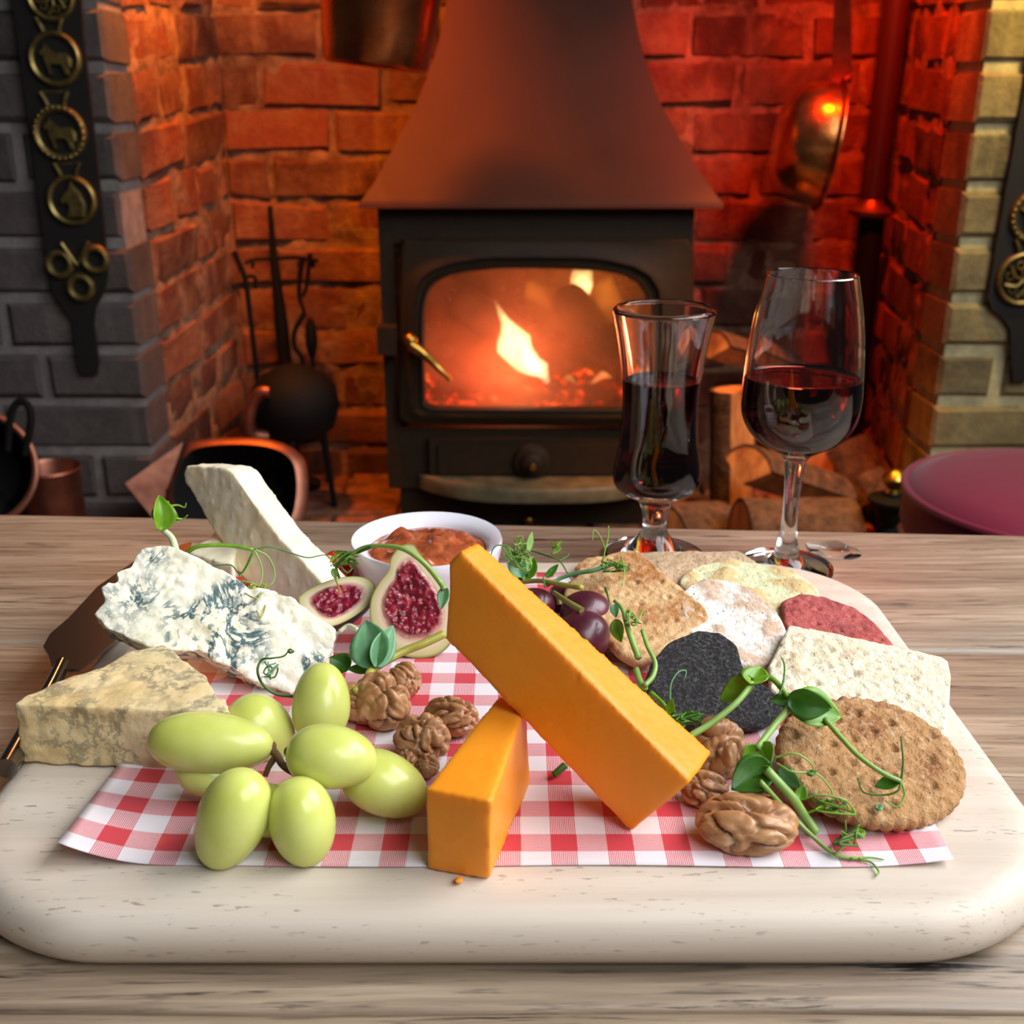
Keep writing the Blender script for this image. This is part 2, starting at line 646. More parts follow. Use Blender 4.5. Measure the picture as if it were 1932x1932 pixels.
# raised hearth with clay tiles
HZ = 0.325
hearth = mk('hearth', MB().box(-0.535, 0.622, 1.705, 2.045, 0.0, HZ - 0.012).box(-1.0, 1.1, 1.20, 1.588, 0.0, HZ - 0.012), M['mortar_inner'], smooth=False, kind='structure')
m = NT('worn_clay_tile')
g = m.n('ShaderNodeNewGeometry').outputs['Position']
m.set(color=m.mix(m.ramp(m.noise(25, 6, 0.7, g), [(0.4, 0.0), (0.65, 1.0)]), m.ramp(m.rnd(), [(0, '#7c4a34'), (1, '#9a6446')]), '#4a3226'), rough=0.7)
m.bump(m.noise(60, 5, 0.65, g), 0.4, 0.004)
for r in range(3):
    y0 = 1.712 + r * 0.111
    x = -0.53 - (r % 2) * 0.11
    while x < 0.61:
        a, b = max(-0.53, x), min(0.618, x + 0.214)
        if b - a > 0.03:
            h = RB.uniform(-0.002, 0.002)
            q = [(a, y0), (b, y0), (b, y0 + 0.103), (a, y0 + 0.103)]
            ins = 0.004
            q2 = [(a + ins, y0 + ins), (b - ins, y0 + ins), (b - ins, y0 + 0.103 - ins), (a + ins, y0 + 0.103 - ins)]
            mbt = MB()
            vs = [(p[0], p[1], HZ - 0.013) for p in q] + [(p[0], p[1], HZ - 0.004 + h) for p in q] + [(p[0], p[1], HZ + h) for p in q2]
            fs = [(3, 2, 1, 0), (8, 9, 10, 11)]
            for i in range(4):
                j = (i + 1) % 4
                fs += [(i, j, 4 + j, 4 + i), (4 + i, 4 + j, 8 + j, 8 + i)]
            mk('tile', mbt.add(vs, fs), m.m, hearth, smooth=False)
        x += 0.222

# ================================================================== STOVE
SX, SY = 0.036, 1.88
stove = empty('wood_stove', (SX, SY, HZ), 'dark green-black iron wood stove with a fire burning behind its arched glass door', 'stove')
FY = 1.75
xl, xr = -0.207, 0.281
zb0, zt0 = 0.395, 0.853
wall_t = 0.022
body = MB()
body.box(xl, xl + wall_t, FY, 2.0, zb0, zt0).box(xr - wall_t, xr, FY, 2.0, zb0, zt0)
body.box(xl + wall_t, xr - wall_t, 1.98, 2.0, zb0, zt0).box(xl + wall_t, xr - wall_t, FY, 1.98, zt0 - 0.03, zt0).box(xl + wall_t, xr - wall_t, FY, 1.98, zb0, 0.50)
zd_ = PY(1000, 456, 1.738)[2]
body.box(xl + wall_t, xr - wall_t, FY, FY + 0.012, zd_ - 0.004, zt0 - 0.03)
body.box(xl + 0.018, xr - 0.018, FY + 0.01, 1.99, HZ + 0.002, zb0)
mk('body', body, M['iron'], stove, smooth=False)
# lining of the fire chamber
m = NT('sooty_fire_brick')
m.set(color=m.ramp(m.noise(14, 5, 0.65), [(0.35, '#2a1a12'), (0.65, '#8a5c3c')]), rough=0.9)
m.bump(m.noise(50, 4), 0.5, 0.004)
lng = MB().box(xl + wall_t, xr - wall_t, 1.965, 1.979, 0.501, zt0 - 0.031)
lng.box(xl + wall_t + 0.001, xl + wall_t + 0.014, FY + 0.012, 1.964, 0.501, zt0 - 0.031).box(xr - wall_t - 0.014, xr - wall_t - 0.001, FY + 0.012, 1.964, 0.501, zt0 - 0.031)
mk('fire_brick_lining', lng, m.m, stove, smooth=False)

# door: a plate with an arched opening and a raised moulding
DY = 1.738


def dp(x, y, Y=DY):
    p = PY(x, y, Y)
    return np.array([p[0], p[2]])


inner_px = [(803, 762), (801, 680), (801, 590), (806, 560), (818, 538), (842, 522), (880, 513), (940, 508), (1010, 507), (1080, 508), (1130, 511), (1172, 518), (1202, 533), (1216, 556), (1219, 590), (1219, 680), (1216, 762), (1208, 768), (1140, 769), (1010, 769), (880, 768), (811, 767)]
inn = np.array([dp(*p) for p in inner_px])
c0 = np.array([(inn[:, 0].min() + inn[:, 0].max()) / 2, (inn[:, 1].min() + inn[:, 1].max()) / 2])
NR = 96


def radial(poly, n=NR, c=None):
    """radius of a closed outline in n directions about c"""
    c = c0 if c is None else c
    out = []
    for i in range(n):
        a = 2 * PI * i / n
        d = np.array([math.cos(a), math.sin(a)])
        best = 0
        for p, q in zip(poly, np.roll(poly, -1, 0)):
            e = q - p
            den = d[0] * e[1] - d[1] * e[0]
            if abs(den) < 1e-12:
                continue
            w = p - c
            t = (w[0] * e[1] - w[1] * e[0]) / den
            s_ = (w[0] * d[1] - w[1] * d[0]) / den
            if t > 0 and -1e-9 <= s_ <= 1 + 1e-9:
                best = max(best, t)
        out.append(best)
    return np.array(out)


outer = np.array([dp(752, 800), dp(756, 450), dp(1309, 452), dp(1309, 806)])
ri, ro = radial(inn), radial(outer)
prof = [(0, 0.012), (0, 0.0), (0.03, -0.004), (0.40, -0.004), (0.46, -0.011), (0.60, -0.012), (0.66, -0.005), (0.82, -0.004), (0.88, -0.009), (0.95, -0.008), (1.0, -0.002), (1.0, 0.012)]
door = MB()
rows = []
for t, d in prof:
    row = []
    for i in range(NR):
        a = 2 * PI * i / NR
        r_in, r_out = ri[i], ro[i]
        # moulding keeps an even width around the glass
        wd = min(r_out - r_in, 0.055)
        r = r_out if t < 0.03 else (r_in + wd * (1 - (t - 0.03) / 0.97) * 1.0)
        if 0.03 <= t <= 0.40:
            r = r_out - 0.004 if t < 0.1 else r_in + wd * 0.85
        row.append((c0[0] + r * math.cos(a), DY + d, c0[1] + r * math.sin(a)))
    rows.append(row)
vs = [p for r in rows for p in r]
fs = []
for a in range(len(rows)):
    b = (a + 1) % len(rows)
    for i in range(NR):
        j = (i + 1) % NR
        fs.append((a * NR + i, a * NR + j, b * NR + j, b * NR + i))
door.add(vs, fs)
door_o = mk('door', door, M['iron'], stove, sharp=30)
# window pane of the door: clear glass veiled with soot and ash
s = NT('sooty_glass')
tr = s.n('ShaderNodeBsdfTransparent')
tl = s.n('ShaderNodeBsdfTranslucent')
gl = s.n('ShaderNodeBsdfGlossy')
gl.inputs['Roughness'].default_value = 0.08
tl.inputs['Color'].default_value = (0.95, 0.62, 0.45, 1)
m1, m2 = s.n('ShaderNodeMixShader'), s.n('ShaderNodeMixShader')
s.put(m1.inputs[0], s.ramp(s.noise(9, 4, 0.6), [(0.3, 0.22), (0.7, 0.42)]))
s.t.links.new(tr.outputs[0], m1.inputs[1])
s.t.links.new(tl.outputs[0], m1.inputs[2])
m2.inputs[0].default_value = 0.03
s.t.links.new(m1.outputs[0], m2.inputs[1])
s.t.links.new(gl.outputs[0], m2.inputs[2])
s.t.links.new(m2.outputs[0], s.out.inputs['Surface'])
pane = MB()
pv = [(c0[0] + (ri[i] + 0.003) * math.cos(2 * PI * i / NR), DY + 0.008, c0[1] + (ri[i] + 0.003) * math.sin(2 * PI * i / NR)) for i in range(NR)]
pane.add(pv, [tuple(range(NR))])
mk('window_pane', pane, s.m, door_o, smooth=False, fix=False)
# handle
hk = PY(774, 642, 1.715)
he = PY(851, 719, 1.70)
ho = MB().ball(hk, 0.0115, 20, 12, (0, 1, 0)).tube([hk + (0, 0.02, 0), hk + (0, -0.004, 0)], 0.006)
ho.tube(spline([hk + (0, -0.006, -0.006), hk * 0.66 + he * 0.34, hk * 0.3 + he * 0.7 + (0, -0.004, 0.002), he], 5), 0.010, 0.003, 12)
mk('door_handle', ho, M['brass'], door_o, label='brass lever handle')
hb = MB()
for y0_, y1_ in ((612, 664),):
    a, b = PY(716, y1_, 1.742), PY(749, y0_, 1.742)
    hb.box(a[0], b[0], 1.715, 1.752, a[2], b[2])
mk('hinge_block', hb, M['iron'], stove, smooth=False)
# lower front panel with air dial
a, b = PY(812, 905, 1.742), PY(1300, 826, 1.742)
pn = MB().box(a[0], b[0], 1.738, 1.749, a[2], b[2])
pn.box(a[0] + 0.015, b[0] - 0.015, 1.733, 1.738, a[2] + 0.012, b[2] - 0.010)
panel = mk('ash_panel', pn, M['iron'], stove, smooth=False)
dc = PY(1004, 871, 1.73)
mk('air_dial', MB().lathe([(0, 0), (0.029, 0), (0.031, 0.004), (0.029, 0.010), (0.020, 0.013), (0.017, 0.02), (0.009, 0.024), (0, 0.024)], dc + (0, 0.004, 0), 40, (0, -1, 0)), M['iron'], panel)
mk('dial_knob', MB().lathe([(0, 0), (0.004, 0), (0.006, 0.006), (0.005, 0.011), (0, 0.013)], dc + (0, -0.019, 0), 20, (0, -1, 0)), M['brass'], panel, label='small brass dial knob')
# ash lip: a bowed shelf
lip = MB()
pl = []
for i in range(25):
    t = i / 24
    x = PY(787, 925, 1.70)[0] * (1 - t) + PY(1258, 930, 1.70)[0] * t
    bow = 0.075 * (1 - abs(2 * t - 1) ** 3.0)
    pl.append((x, 1.745 - bow))
z1 = PY(1000, 912, 1.70)[2]
top = [(x, y, z1) for x, y in pl]
mid = [(x, y - 0.003 if 0 < i < 24 else y, z1 - 0.006) for i, (x, y) in enumerate(pl)]
bot = [(x, y, z1 - 0.024) for x, y in pl]
n = len(pl)
lip.add(top + mid + bot, [tuple(range(n)), tuple(range(3 * n - 1, 2 * n - 1, -1)), (0, n - 1, 2 * n - 1, n), (n, 2 * n - 1, 3 * n - 1, 2 * n)] + [(i, i + 1, n + i + 1, n + i) for i in range(n - 1)] + [(n + i, n + i + 1, 2 * n + i + 1, 2 * n + i) for i in range(n - 1)])
s = NT('lit_iron_lip')
s.set(color=s.ramp(s.noise(30, 5), [(0.3, '#4a4636'), (0.7, '#6e6850')]), rough=0.4, spec=0.5)  # paler than the stove iron: greenish light on the shelf painted into its colour
mk('ash_lip', lip, s.m, stove, sharp=50)
kc = PY(998, 981, 1.735)
mk('ash_door_knob', MB().ball(kc, 0.0085, 16, 10).tube([kc, kc + (0, 0.03, 0)], 0.004), M['brass'], stove, label='small brass knob')
# hood
hd = MB()
secs = [(-230, 880, 1150, 1.83), (-120, 864, 1168, 1.825), (0, 843, 1193, 1.815), (60, 832, 1204, 1.81), (120, 815, 1219, 1.80), (200, 783, 1249, 1.785), (280, 741, 1294, 1.76), (340, 706, 1333, 1.735), (372, 683, 1358, 1.722), (381, 676, 1365, 1.718)]
rows = []
for (y, a, b, Y) in secs:
    A_, B_ = PY(a, y, Y), PY(b, y + (9 if y > 300 else 3), Y)
    zz = (A_[2] + B_[2]) / 2
    rows.append([(A_[0], Y, zz), (B_[0], Y, zz), (B_[0], 2.0, zz), (A_[0], 2.0, zz)])
zz = rows[-1][0][2]
rows.append([(p[0], p[1], zz - 0.006) for p in rows[-1]])
vs = [p for r in rows for p in r]
fs = [(0, 1, 2, 3), tuple(len(vs) - 4 + i for i in (3, 2, 1, 0))]
for k in range(len(rows) - 1):
    for i in range(4):
        j = (i + 1) % 4
        fs.append((k * 4 + i, k * 4 + j, k * 4 + 4 + j, k * 4 + 4 + i))
hd.add(vs, fs)
mk('hood', hd, M['hood'], stove, sharp=40, label='brown flared metal hood')

# ---- the fire: logs, embers, flames
m = NT('charred_log')
m.set(color=m.ramp(m.noise(30, 6, 0.7), [(0.35, '#140c08'), (0.7, '#5a3a24')]), rough=0.9)
m.bump(m.noise(60, 5), 0.7, 0.006)
CHAR = m.m


def lump_tube(p0, p1, r, seed, seg=14, n=16, amp=0.2, taper=0.75):
    p0, p1 = np.array(p0, float), np.array(p1, float)
    t = unit(p1 - p0)
    e = unit(np.cross(t, [0.3, 0.2, 1]))
    b = np.cross(t, e)
    mb = MB()
    rows = []
    for i in range(n + 1):
        u = i / n
        rr = r * min(1, 3.2 * math.sqrt(max(0.0, min(u, 1 - u))) + 0.02) * (1 - (1 - taper) * u)
        for j in range(seg):
            a = 2 * PI * j / seg
            d = e * math.cos(a) + b * math.sin(a)
            q = p0 + (p1 - p0) * u + d * rr
            q = q + d * rr * amp * noise.noise(Vector(q * 25 + seed))
            mb.v.append(tuple(q))
    for i in range(n):
        for j in range(seg):
            mb.f.append((i * seg + j, i * seg + (j + 1) % seg, (i + 1) * seg + (j + 1) % seg, (i + 1) * seg + j))
    mb.f.append(tuple(range(seg - 1, -1, -1)))
    mb.f.append(tuple(n * seg + j for j in range(seg)))
    return mb


def thing_mesh(name, mb, m, label, cat, group=None, **kw):
    return mk(name, mb, m, None, label=label, cat=cat, group=group, **kw)


thing_mesh('burning_log', lump_tube(PY(1052, 545, 1.90), PY(1205, 715, 1.84), 0.034, 3), CHAR, 'charred log leaning down to the right inside the stove, in front of the flame', 'log')
thing_mesh('burning_log', lump_tube(PY(850, 560, 1.93), PY(1010, 655, 1.90), 0.036, 9), CHAR, 'dark log at upper left inside the stove', 'log')
thing_mesh('burning_log', lump_tube(PY(820, 720, 1.87), PY(985, 725, 1.86), 0.020, 5), CHAR, 'low charred log lying at the bottom left of the fire', 'log')
# ember bed
s = NT('glowing_embers')
n1 = s.noise(40, 4, 0.7)
s.set(color='#1a0d08', rough=0.95, emit=s.ramp(n1, [(0.45, '#200400'), (0.6, '#ff3008'), (0.75, '#ff8030')]), emits=s.ramp(n1, [(0.5, 0.0), (0.7, 2.2)]))
em = MB()
nx, ny = 48, 14
for j in range(ny):
    for i in range(nx):
        x = xl + 0.04 + (xr - xl - 0.08) * i / (nx - 1)
        y = 1.775 + 0.185 * j / (ny - 1)
        z = 0.512 + 0.012 * noise.noise(Vector((x * 40, y * 40, 3))) + 0.010 * noise.noise(Vector((x * 90, y * 90, 8))) + 0.03 * (j / (ny - 1)) ** 1.5
        em.v.append((x, y, max(z, 0.5035)))
for j in range(ny - 1):
    for i in range(nx - 1):
        em.f.append((j * nx + i, j * nx + i + 1, (j + 1) * nx + i + 1, (j + 1) * nx + i))
mk('ember_bed', em, s.m, None, label='bed of glowing embers along the stove floor', cat='embers', kind='stuff', fix=False)


def flame_mat(name, col_lo, col_hi, strength, z0, z1):
    s = NT(name)
    for nd in list(s.t.nodes):
        if nd.type == 'BSDF_PRINCIPLED':
            s.t.nodes.remove(nd)
    g = s.n('ShaderNodeNewGeometry').outputs['Position']
    z = s.sep(g)[2]
    f = s.ma('DIVIDE', s.ma('SUBTRACT', z, z0), z1 - z0)
    e = s.n('ShaderNodeEmission')
    s.put(e.inputs['Color'], s.ramp(f, [(0.0, col_lo), (0.7, col_hi)]))
    nz = s.noise(22, 3, 0.6, s.n_map(g, (1.6, 1.0, 0.7)))
    s.put(e.inputs['Strength'], s.ma('MULTIPLY', s.ramp(nz, [(0.30, 0.15), (0.62, 1.0)]), strength))
    s.t.links.new(e.outputs[0], s.out.inputs['Volume'])
    return s.m


def flame(pts, rad, mtl, label, seed):
    P = spline(pts, 6)
    n = len(P)
    mb = MB()
    R = []
    for i in range(n):
        u = i / (n - 1)
        R.append(float(np.interp(u, np.linspace(0, 1, len(rad)), rad)))
    mb.tube(P, 0.01, seg=18, radii=R)
    mb.v = [tuple(np.array(p) + np.array(noise.noise_vector(Vector(p) * 28 + Vector((seed, 0, 0)))) * 0.006) for p in mb.v]
    mk('flame', mb, mtl, None, label=label, cat='flame', group=None, sharp=None)


zz0, zz1 = PY(1000, 720, 1.84)[2], PY(1000, 540, 1.84)[2]
FM = flame_mat('yellow_flame', '#ff9a50', '#ffb060', 105, zz0, zz1)
FM2 = flame_mat('hot_flame', '#ffc890', '#ffd080', 150, zz0, zz1)
FM3 = flame_mat('faint_flame', '#ff7020', '#ff9030', 12, zz0, zz1)
flame([PY(938, 566, 1.85), PY(952, 605, 1.84), PY(970, 650, 1.835), PY(996, 685, 1.835), PY(1028, 714, 1.835)], [0.001, 0.010, 0.030, 0.022, 0.004], FM2, 'brightest flame, licking up left of the leaning log', 1)
flame([PY(1000, 672, 1.835), PY(1022, 695, 1.83), PY(1036, 720, 1.83)], [0.006, 0.014, 0.004], FM2, 'short bright flame at the foot of the brightest flame', 2)
flame([PY(1098, 512, 1.915), PY(1098, 540, 1.915), PY(1101, 582, 1.915)], [0.016, 0.022, 0.001], FM2, 'pointed yellow flame hanging at top right of the fire', 3)
flame([PY(1000, 528, 1.92), PY(1010, 555, 1.92), PY(1040, 580, 1.92)], [0.010, 0.02, 0.005], FM3, 'faint yellow flame near the top of the glass', 4)
flame([PY(1135, 530, 1.93), PY(1155, 575, 1.935), PY(1160, 610, 1.935)], [0.02, 0.025, 0.004], FM3, 'faint orange flame behind the leaning log', 6)
flame([PY(1085, 722, 1.80), PY(1072, 712, 1.80), PY(1060, 718, 1.80)], [0.003, 0.006, 0.002], FM, 'small pink flame among the embers', 5)
flame([PY(1115, 722, 1.80), PY(1135, 705, 1.80), PY(1155, 716, 1.80)], [0.004, 0.009, 0.002], FM, 'small flame among the embers near the port glass', 7)
flame([PY(1180, 716, 1.80), PY(1183, 700, 1.80), PY(1186, 680, 1.80)], [0.004, 0.007, 0.001], FM, 'small upright flame at the right edge of the embers', 8)
lamp('fire_glow', 'POINT', tuple(PY(970, 660, 1.80)), 0.8, (1.0, 0.17, 0.06), 0.03)
lamp('fire_glow_upper', 'POINT', tuple(PY(1100, 560, 1.90)), 0.8, (1.0, 0.36, 0.05), 0.03)
lamp('fire_glow_low', 'POINT', tuple(PY(900, 700, 1.80)), 0.22, (1.0, 0.13, 0.05), 0.03)
# ================================================================== THINGS AROUND THE FIREPLACE
HORSE = [(-.70, .25), (-.60, .38), (-.46, .50), (-.40, .64), (-.33, .50), (-.15, .36), (.05, .22), (.35, .25), (.55, .17), (.68, -.05), (.64, -.34), (.57, -.12), (.52, -.2), (.50, -.45), (.56, -.68), (.44, -.68), (.39, -.45), (.30, -.24), (.0, -.22), (-.2, -.22), (-.23, -.42), (-.18, -.68), (-.31, -.68), (-.36, -.42), (-.43, -.20), (-.5, .0), (-.48, .22), (-.58, .16)]
HEAD = [(-.28, -.75), (.45, -.72), (.55, -.2), (.36, .32), (.14, .55), (.04, .80), (-.07, .52), (-.25, .36), (-.52, .02), (-.44, -.16), (-.22, -.06), (-.10, -.32)]


def brass(strap, px, py, rpx, kind, Y=1.590):
    c = PY(px, py, Y)
    R = rpx / F * depth(c)
    mb = MB()
    fwd = (0, -1, 0)
    if kind == 'trefoil':
        for (dx, dy) in ((-0.68, 0.12), (0.68, 0.30), (0.0, -0.75)):
            mb.torus(c + (dx * R, -0.003, dy * R), R * 0.42, R * 0.13, fwd, 28, 8)
        mb.tube([c + (-.5 * R, -0.003, .9 * R), c + (0, -0.003, 0.1 * R), c + (.5 * R, -0.003, .95 * R)], R * 0.09, seg=8)
        return mk('horse_brass', mb, M['brass_dull'], strap, label='three-ringed brass at the strap end')
    w = 0.20 if kind != 'beads' else 0.24
    mb.lathe([(R * (1 - w), 0), (R * (1 - w), 0.004), (R * (1 - w * 0.5), 0.0065), (R * 0.97, 0.005), (R, 0.0), (R * (1 - w), 0)], c, 44, fwd)
    for s_ in (-1, 1):
        mb.tube(spline([c + (s_ * R * 0.30, -0.002, R * 0.95), c + (s_ * R * 0.36, -0.003, R * 1.15), c + (s_ * R * 0.50, -0.003, R * 1.42)], 4), R * 0.09, R * 0.07, 8)
    mb.tube([c + (-.5 * R, 0.001, 1.42 * R), c + (.5 * R, 0.001, 1.42 * R)], R * 0.05, seg=6)
    if kind == 'beads':
        for i in range(26):
            a = 2 * PI * i / 26
            mb.ball(c + (R * 0.9 * math.cos(a), -0.005, R * 0.9 * math.sin(a)), R * 0.075, 8, 6)
    if kind == 'leaf':
        for a0 in range(6):
            a = a0 * PI / 3 + 0.3
            mb.tube(spline([c + (0, -0.003, 0), c + (.35 * R * math.cos(a + .5), -0.005, .35 * R * math.sin(a + .5)), c + (.7 * R * math.cos(a), -0.003, .7 * R * math.sin(a))], 5), R * 0.06, R * 0.10, 8)
            mb.torus(c + (.52 * R * math.cos(a + .55), -0.003, .52 * R * math.sin(a + .55)), R * 0.13, R * 0.05, fwd, 16, 6)
    o = mk('horse_brass', mb, M['brass_dull'], strap)
    if kind in ('horse', 'beads', 'head'):
        poly = HEAD if kind == 'head' else HORSE
        k = 0.98 if kind == 'head' else 0.92
        f = MB()
        n = len(poly)
        P3 = [np.array([c[0] + x * R * k, c[1] - 0.001, c[2] + z * R * k]) for x, z in poly]
        cen = np.mean(P3, 0)
        inn_ = [p + (cen - p) * 0.16 + (0, -0.005, 0) for p in P3]
        f.add(P3 + inn_, [tuple(range(n)), tuple(range(n, 2 * n))] + [(i, (i + 1) % n, n + (i + 1) % n, n + i) for i in range(n)])
        mk('horse_head_figure' if kind == 'head' else 'horse_figure', f, M['brass_dull'], o, sharp=35)
    return o


def strap(px, label):
    c = np.mean([PY(x, y, 1.594) for x, y in px], 0)
    e = empty('horse_brass_strap', c, label, 'horse brasses')
    poly = [PY(x, y, 1.5905) for x, y in px]
    mk('leather', MB().prism(poly, (0, 0.006, 0)), M['leather'], e, smooth=False)
    return e


sl = strap([(12, -70), (148, -70), (156, 60), (176, 240), (197, 440), (203, 515), (194, 555), (180, 580), (176, 610), (186, 685), (182, 708), (153, 708), (146, 690), (134, 604), (116, 578), (98, 548), (84, 470), (60, 280), (36, 100)],
           'black leather strap of round horse brasses hanging on the grey brick at left')
brass(sl, 97, -8, 46, 'leaf')
brass(sl, 105, 111, 50, 'horse')
brass(sl, 114, 251, 51, 'beads')
brass(sl, 137, 378, 47, 'head')
brass(sl, 149, 504, 50, 'trefoil')
sr = strap([(1978, -70), (2095, -70), (2075, 80), (2040, 290), (2002, 480), (1985, 560), (1968, 590), (1950, 620), (1940, 720), (1912, 720), (1906, 620), (1890, 597), (1872, 584), (1864, 560), (1884, 440), (1909, 300), (1946, 100)],
           'black leather strap of horse brasses cut by the frame on the yellow-lit brick')
brass(sr, 1990, 250, 48, 'horse')
brass(sr, 1956, 408, 52, 'beads')
brass(sr, 1929, 526, 51, 'leaf')

rail = thing_mesh('iron_rail', MB().tube([(-0.54, 1.72, 1.40), (0.64, 1.72, 1.40)], 0.012, seg=14), M['black_iron'], 'black iron rail across the chimney mouth above the stove', 'rail')

# hanging copper pot
pc = PY(709, 128, 1.60)
ax = unit((0.12, 0.0, 1.0))
pot = empty('copper_pot', pc, 'copper pot hanging in the chimney to the left of the stove hood', 'pot')
r0 = 101 / F * depth(pc)
mk('pot_body', MB().lathe([(0, 0), (r0 * 0.90, 0), (r0 * 0.98, 0.004), (r0, 0.012), (r0 * 1.06, 0.05), (r0 * 1.14, 0.12), (r0 * 1.18, 0.15), (r0 * 1.22, 0.152), (r0 * 1.22, 0.156), (r0 * 1.14, 0.154), (r0 * 1.02, 0.05), (r0 * 0.96, 0.012), (0, 0.006)], pc, 64, ax), M['copper'], pot)
hang = pc + ax * 0.152
bail = [hang + np.array([r0 * 1.15 * math.cos(a), 0, r0 * 1.0 * math.sin(a)]) for a in np.linspace(0, PI, 15)]
mk('bail_handle', MB().tube(bail, 0.004, seg=10), M['black_iron'], pot)
lug = MB()
for s_ in (-1, 1):
    mk('bail_lug', MB().ball(hang + (s_ * r0 * 1.17, -0.002, -0.002), 0.009, 12, 8), M['brass'], pot)
tp = bail[7]
thing_mesh('iron_hook', MB().tube(spline([tp + (0, -.012, 0.006), tp + (0, -0.004, -0.006), tp + (0, 0.012, 0.01), tp + (0, 0.05, 0.04), (tp[0], 1.72, 1.37), (tp[0], 1.742, 1.395), (tp[0], 1.72, 1.418), (tp[0], 1.70, 1.40)], 5), 0.004, seg=8), M['black_iron'], 'iron hook holding the copper pot on the rail', 'hook')

# hanging copper pan on the right, seen edge on
wc = PY(1562, 275, 1.86)
ax = unit((-0.97, 0.12, 0.13))
pan = empty('copper_pan', wc, 'polished copper pan hanging edge-on against the red-lit brick', 'pan')
R = 116 / F * depth(wc)
D = 0.088
prof = []
for i in range(19):
    u = i / 18
    a = u * PI / 2
    prof.append((R * 0.97 * math.sin(a) ** 0.72, D * (math.cos(a)) ** 0.75))
prof[0] = (0, D)
prof += [(R * 1.03, 0.001), (R * 1.03, -0.004), (R * 0.95, -0.002)]
prof += [(R * 0.94 * math.sin(a) ** 0.72, (D - 0.004) * max(0, math.cos(a)) ** 0.75) for a in np.linspace(PI / 2, 0.0, 12)[1:]]
s = NT('bright_copper')
s.set(color=s.ramp(s.noise(25, 5), [(0.3, '#d0803c'), (0.7, '#f0b070')]), rough=s.ma('ADD', s.ma('MULTIPLY', s.noise(30, 4), 0.22), 0.14), metal=1.0)
s.bump(s.noise(60, 3), 0.15, 0.004)
mk('pan_bowl', MB().lathe(prof, wc, 64, ax), s.m, pan)
mk('pan_rim', MB().torus(wc, R * 1.0, 0.004, ax, 64, 8), M['copper'], pan)
up_ = unit(np.array([0, 0, 1.0]) - ax * ax[2])
hb0 = wc + up_ * (R * 0.96)
ht = np.array([PY(1532, -60, 1.84)[0], 1.735, 1.413])
side = unit((0.8, -0.6, 0))
hmb = MB()
hmb.prism([hb0 - side * 0.016, hb0 + side * 0.016, hb0 * 0.5 + ht * 0.5 + side * 0.011, ht + side * 0.013 - (0, 0, .012), ht - side * 0.013 - (0, 0, .012), hb0 * 0.5 + ht * 0.5 - side * 0.011], np.cross(side, unit(ht - hb0)) * 0.005)
hmb.torus(ht, 0.019, 0.003, (0.9, 0.2, 0), 24, 8)
mk('pan_handle', hmb, M['copper_dull'], pan, sharp=30)

# long-handled pole with a copper collar, standing against the right wall
pb = PY(1642, 398, 1.93)
pole = empty('pole', (pb[0], pb[1], HZ), 'long black pole with a copper collar leaning in the red-lit corner', 'pole')
s = NT('dark_varnished_wood')
s.set(color='#3a1a10', rough=0.3)
mk('handle', MB().tube(spline([pb + (0, 0, 0), PY(1662, 240, 1.935), PY(1697, -40, 1.95), PY(1720, -220, 1.96)], 6), 0.019, 0.024, 16), s.m, pole)
mk('collar', MB().lathe([(0, -0.012), (0.024, -0.012), (0.034, -0.006), (0.036, 0), (0.03, 0.004), (0.022, 0.012), (0.018, 0.02), (0, 0.02)], pb, 30, unit((0.05, 0, 1))), M['copper_dull'], pole)
mk('shaft', MB().tube([pb + (0.004, 0, -0.006), (pb[0] + 0.008, pb[1], HZ)], 0.021, 0.019, 16), M['black_iron'], pole)

# fireside companion set
cy = 1.968
p0, p1 = PY(520, 500, cy), PY(541, 690, cy)
cst = empty('fireside_tool_stand', (p1[0], cy, HZ), 'black iron fireside tool stand against the left of the back wall', 'tool stand')
topc = PY(509, 388, cy)
mk('post', MB().tube([topc, PY(516, 480, cy), PY(532, 620, cy), (p1[0] + 0.004, cy, HZ + 0.005)], 0.005, 0.012, 12, radii=[0.004, 0.007, 0.0125, 0.011]), M['black_iron'], cst)
mk('base', MB().lathe([(0, 0), (0.045, 0), (0.045, 0.006), (0.03, 0.012), (0.012, 0.03), (0, 0.03)], (p1[0] + 0.004, cy, HZ), 32), M['black_iron'], cst)
mk('crossbar', MB().tube(spline([PY(462, 497, cy - 0.02), PY(480, 490, cy - 0.01), PY(517, 488, cy), PY(560, 486, cy - 0.01), PY(600, 492, cy - 0.02)], 5), 0.0035, seg=8), M['black_iron'], cst)
for hx in (478, 566, 592):
    q = PY(hx, 489, cy - 0.012)
    mk('hook', MB().tube(spline([q, q + (0, -0.01, -0.012), q + (0, -0.016, -0.004)], 4), 0.003, seg=8), M['black_iron'], cst)
yk = cy - 0.036
thing_mesh('poker', MB().tube(spline([PY(441, 474, yk), PY(462, 525, yk), PY(470, 580, yk), PY(482, 680, yk), PY(490, 760, yk + .01)], 5), 0.005, 0.0045, 10, radii=None).tube(spline([PY(462, 523, yk), PY(480, 522, yk), PY(482, 545, yk)], 4), 0.0035), M['black_iron'], 'black poker with a bent top at the left of the tool stand', 'poker')
tg = MB()
tg.tube(spline([PY(572, 484, yk), PY(566, 520, yk), PY(565, 560, yk), PY(575, 590, yk)], 5), 0.0055, 0.003, 10)
tg.tube(spline([PY(585, 478, yk), PY(581, 520, yk), PY(577, 545, yk), PY(571, 560, yk)], 5), 0.0045, 0.003, 10)
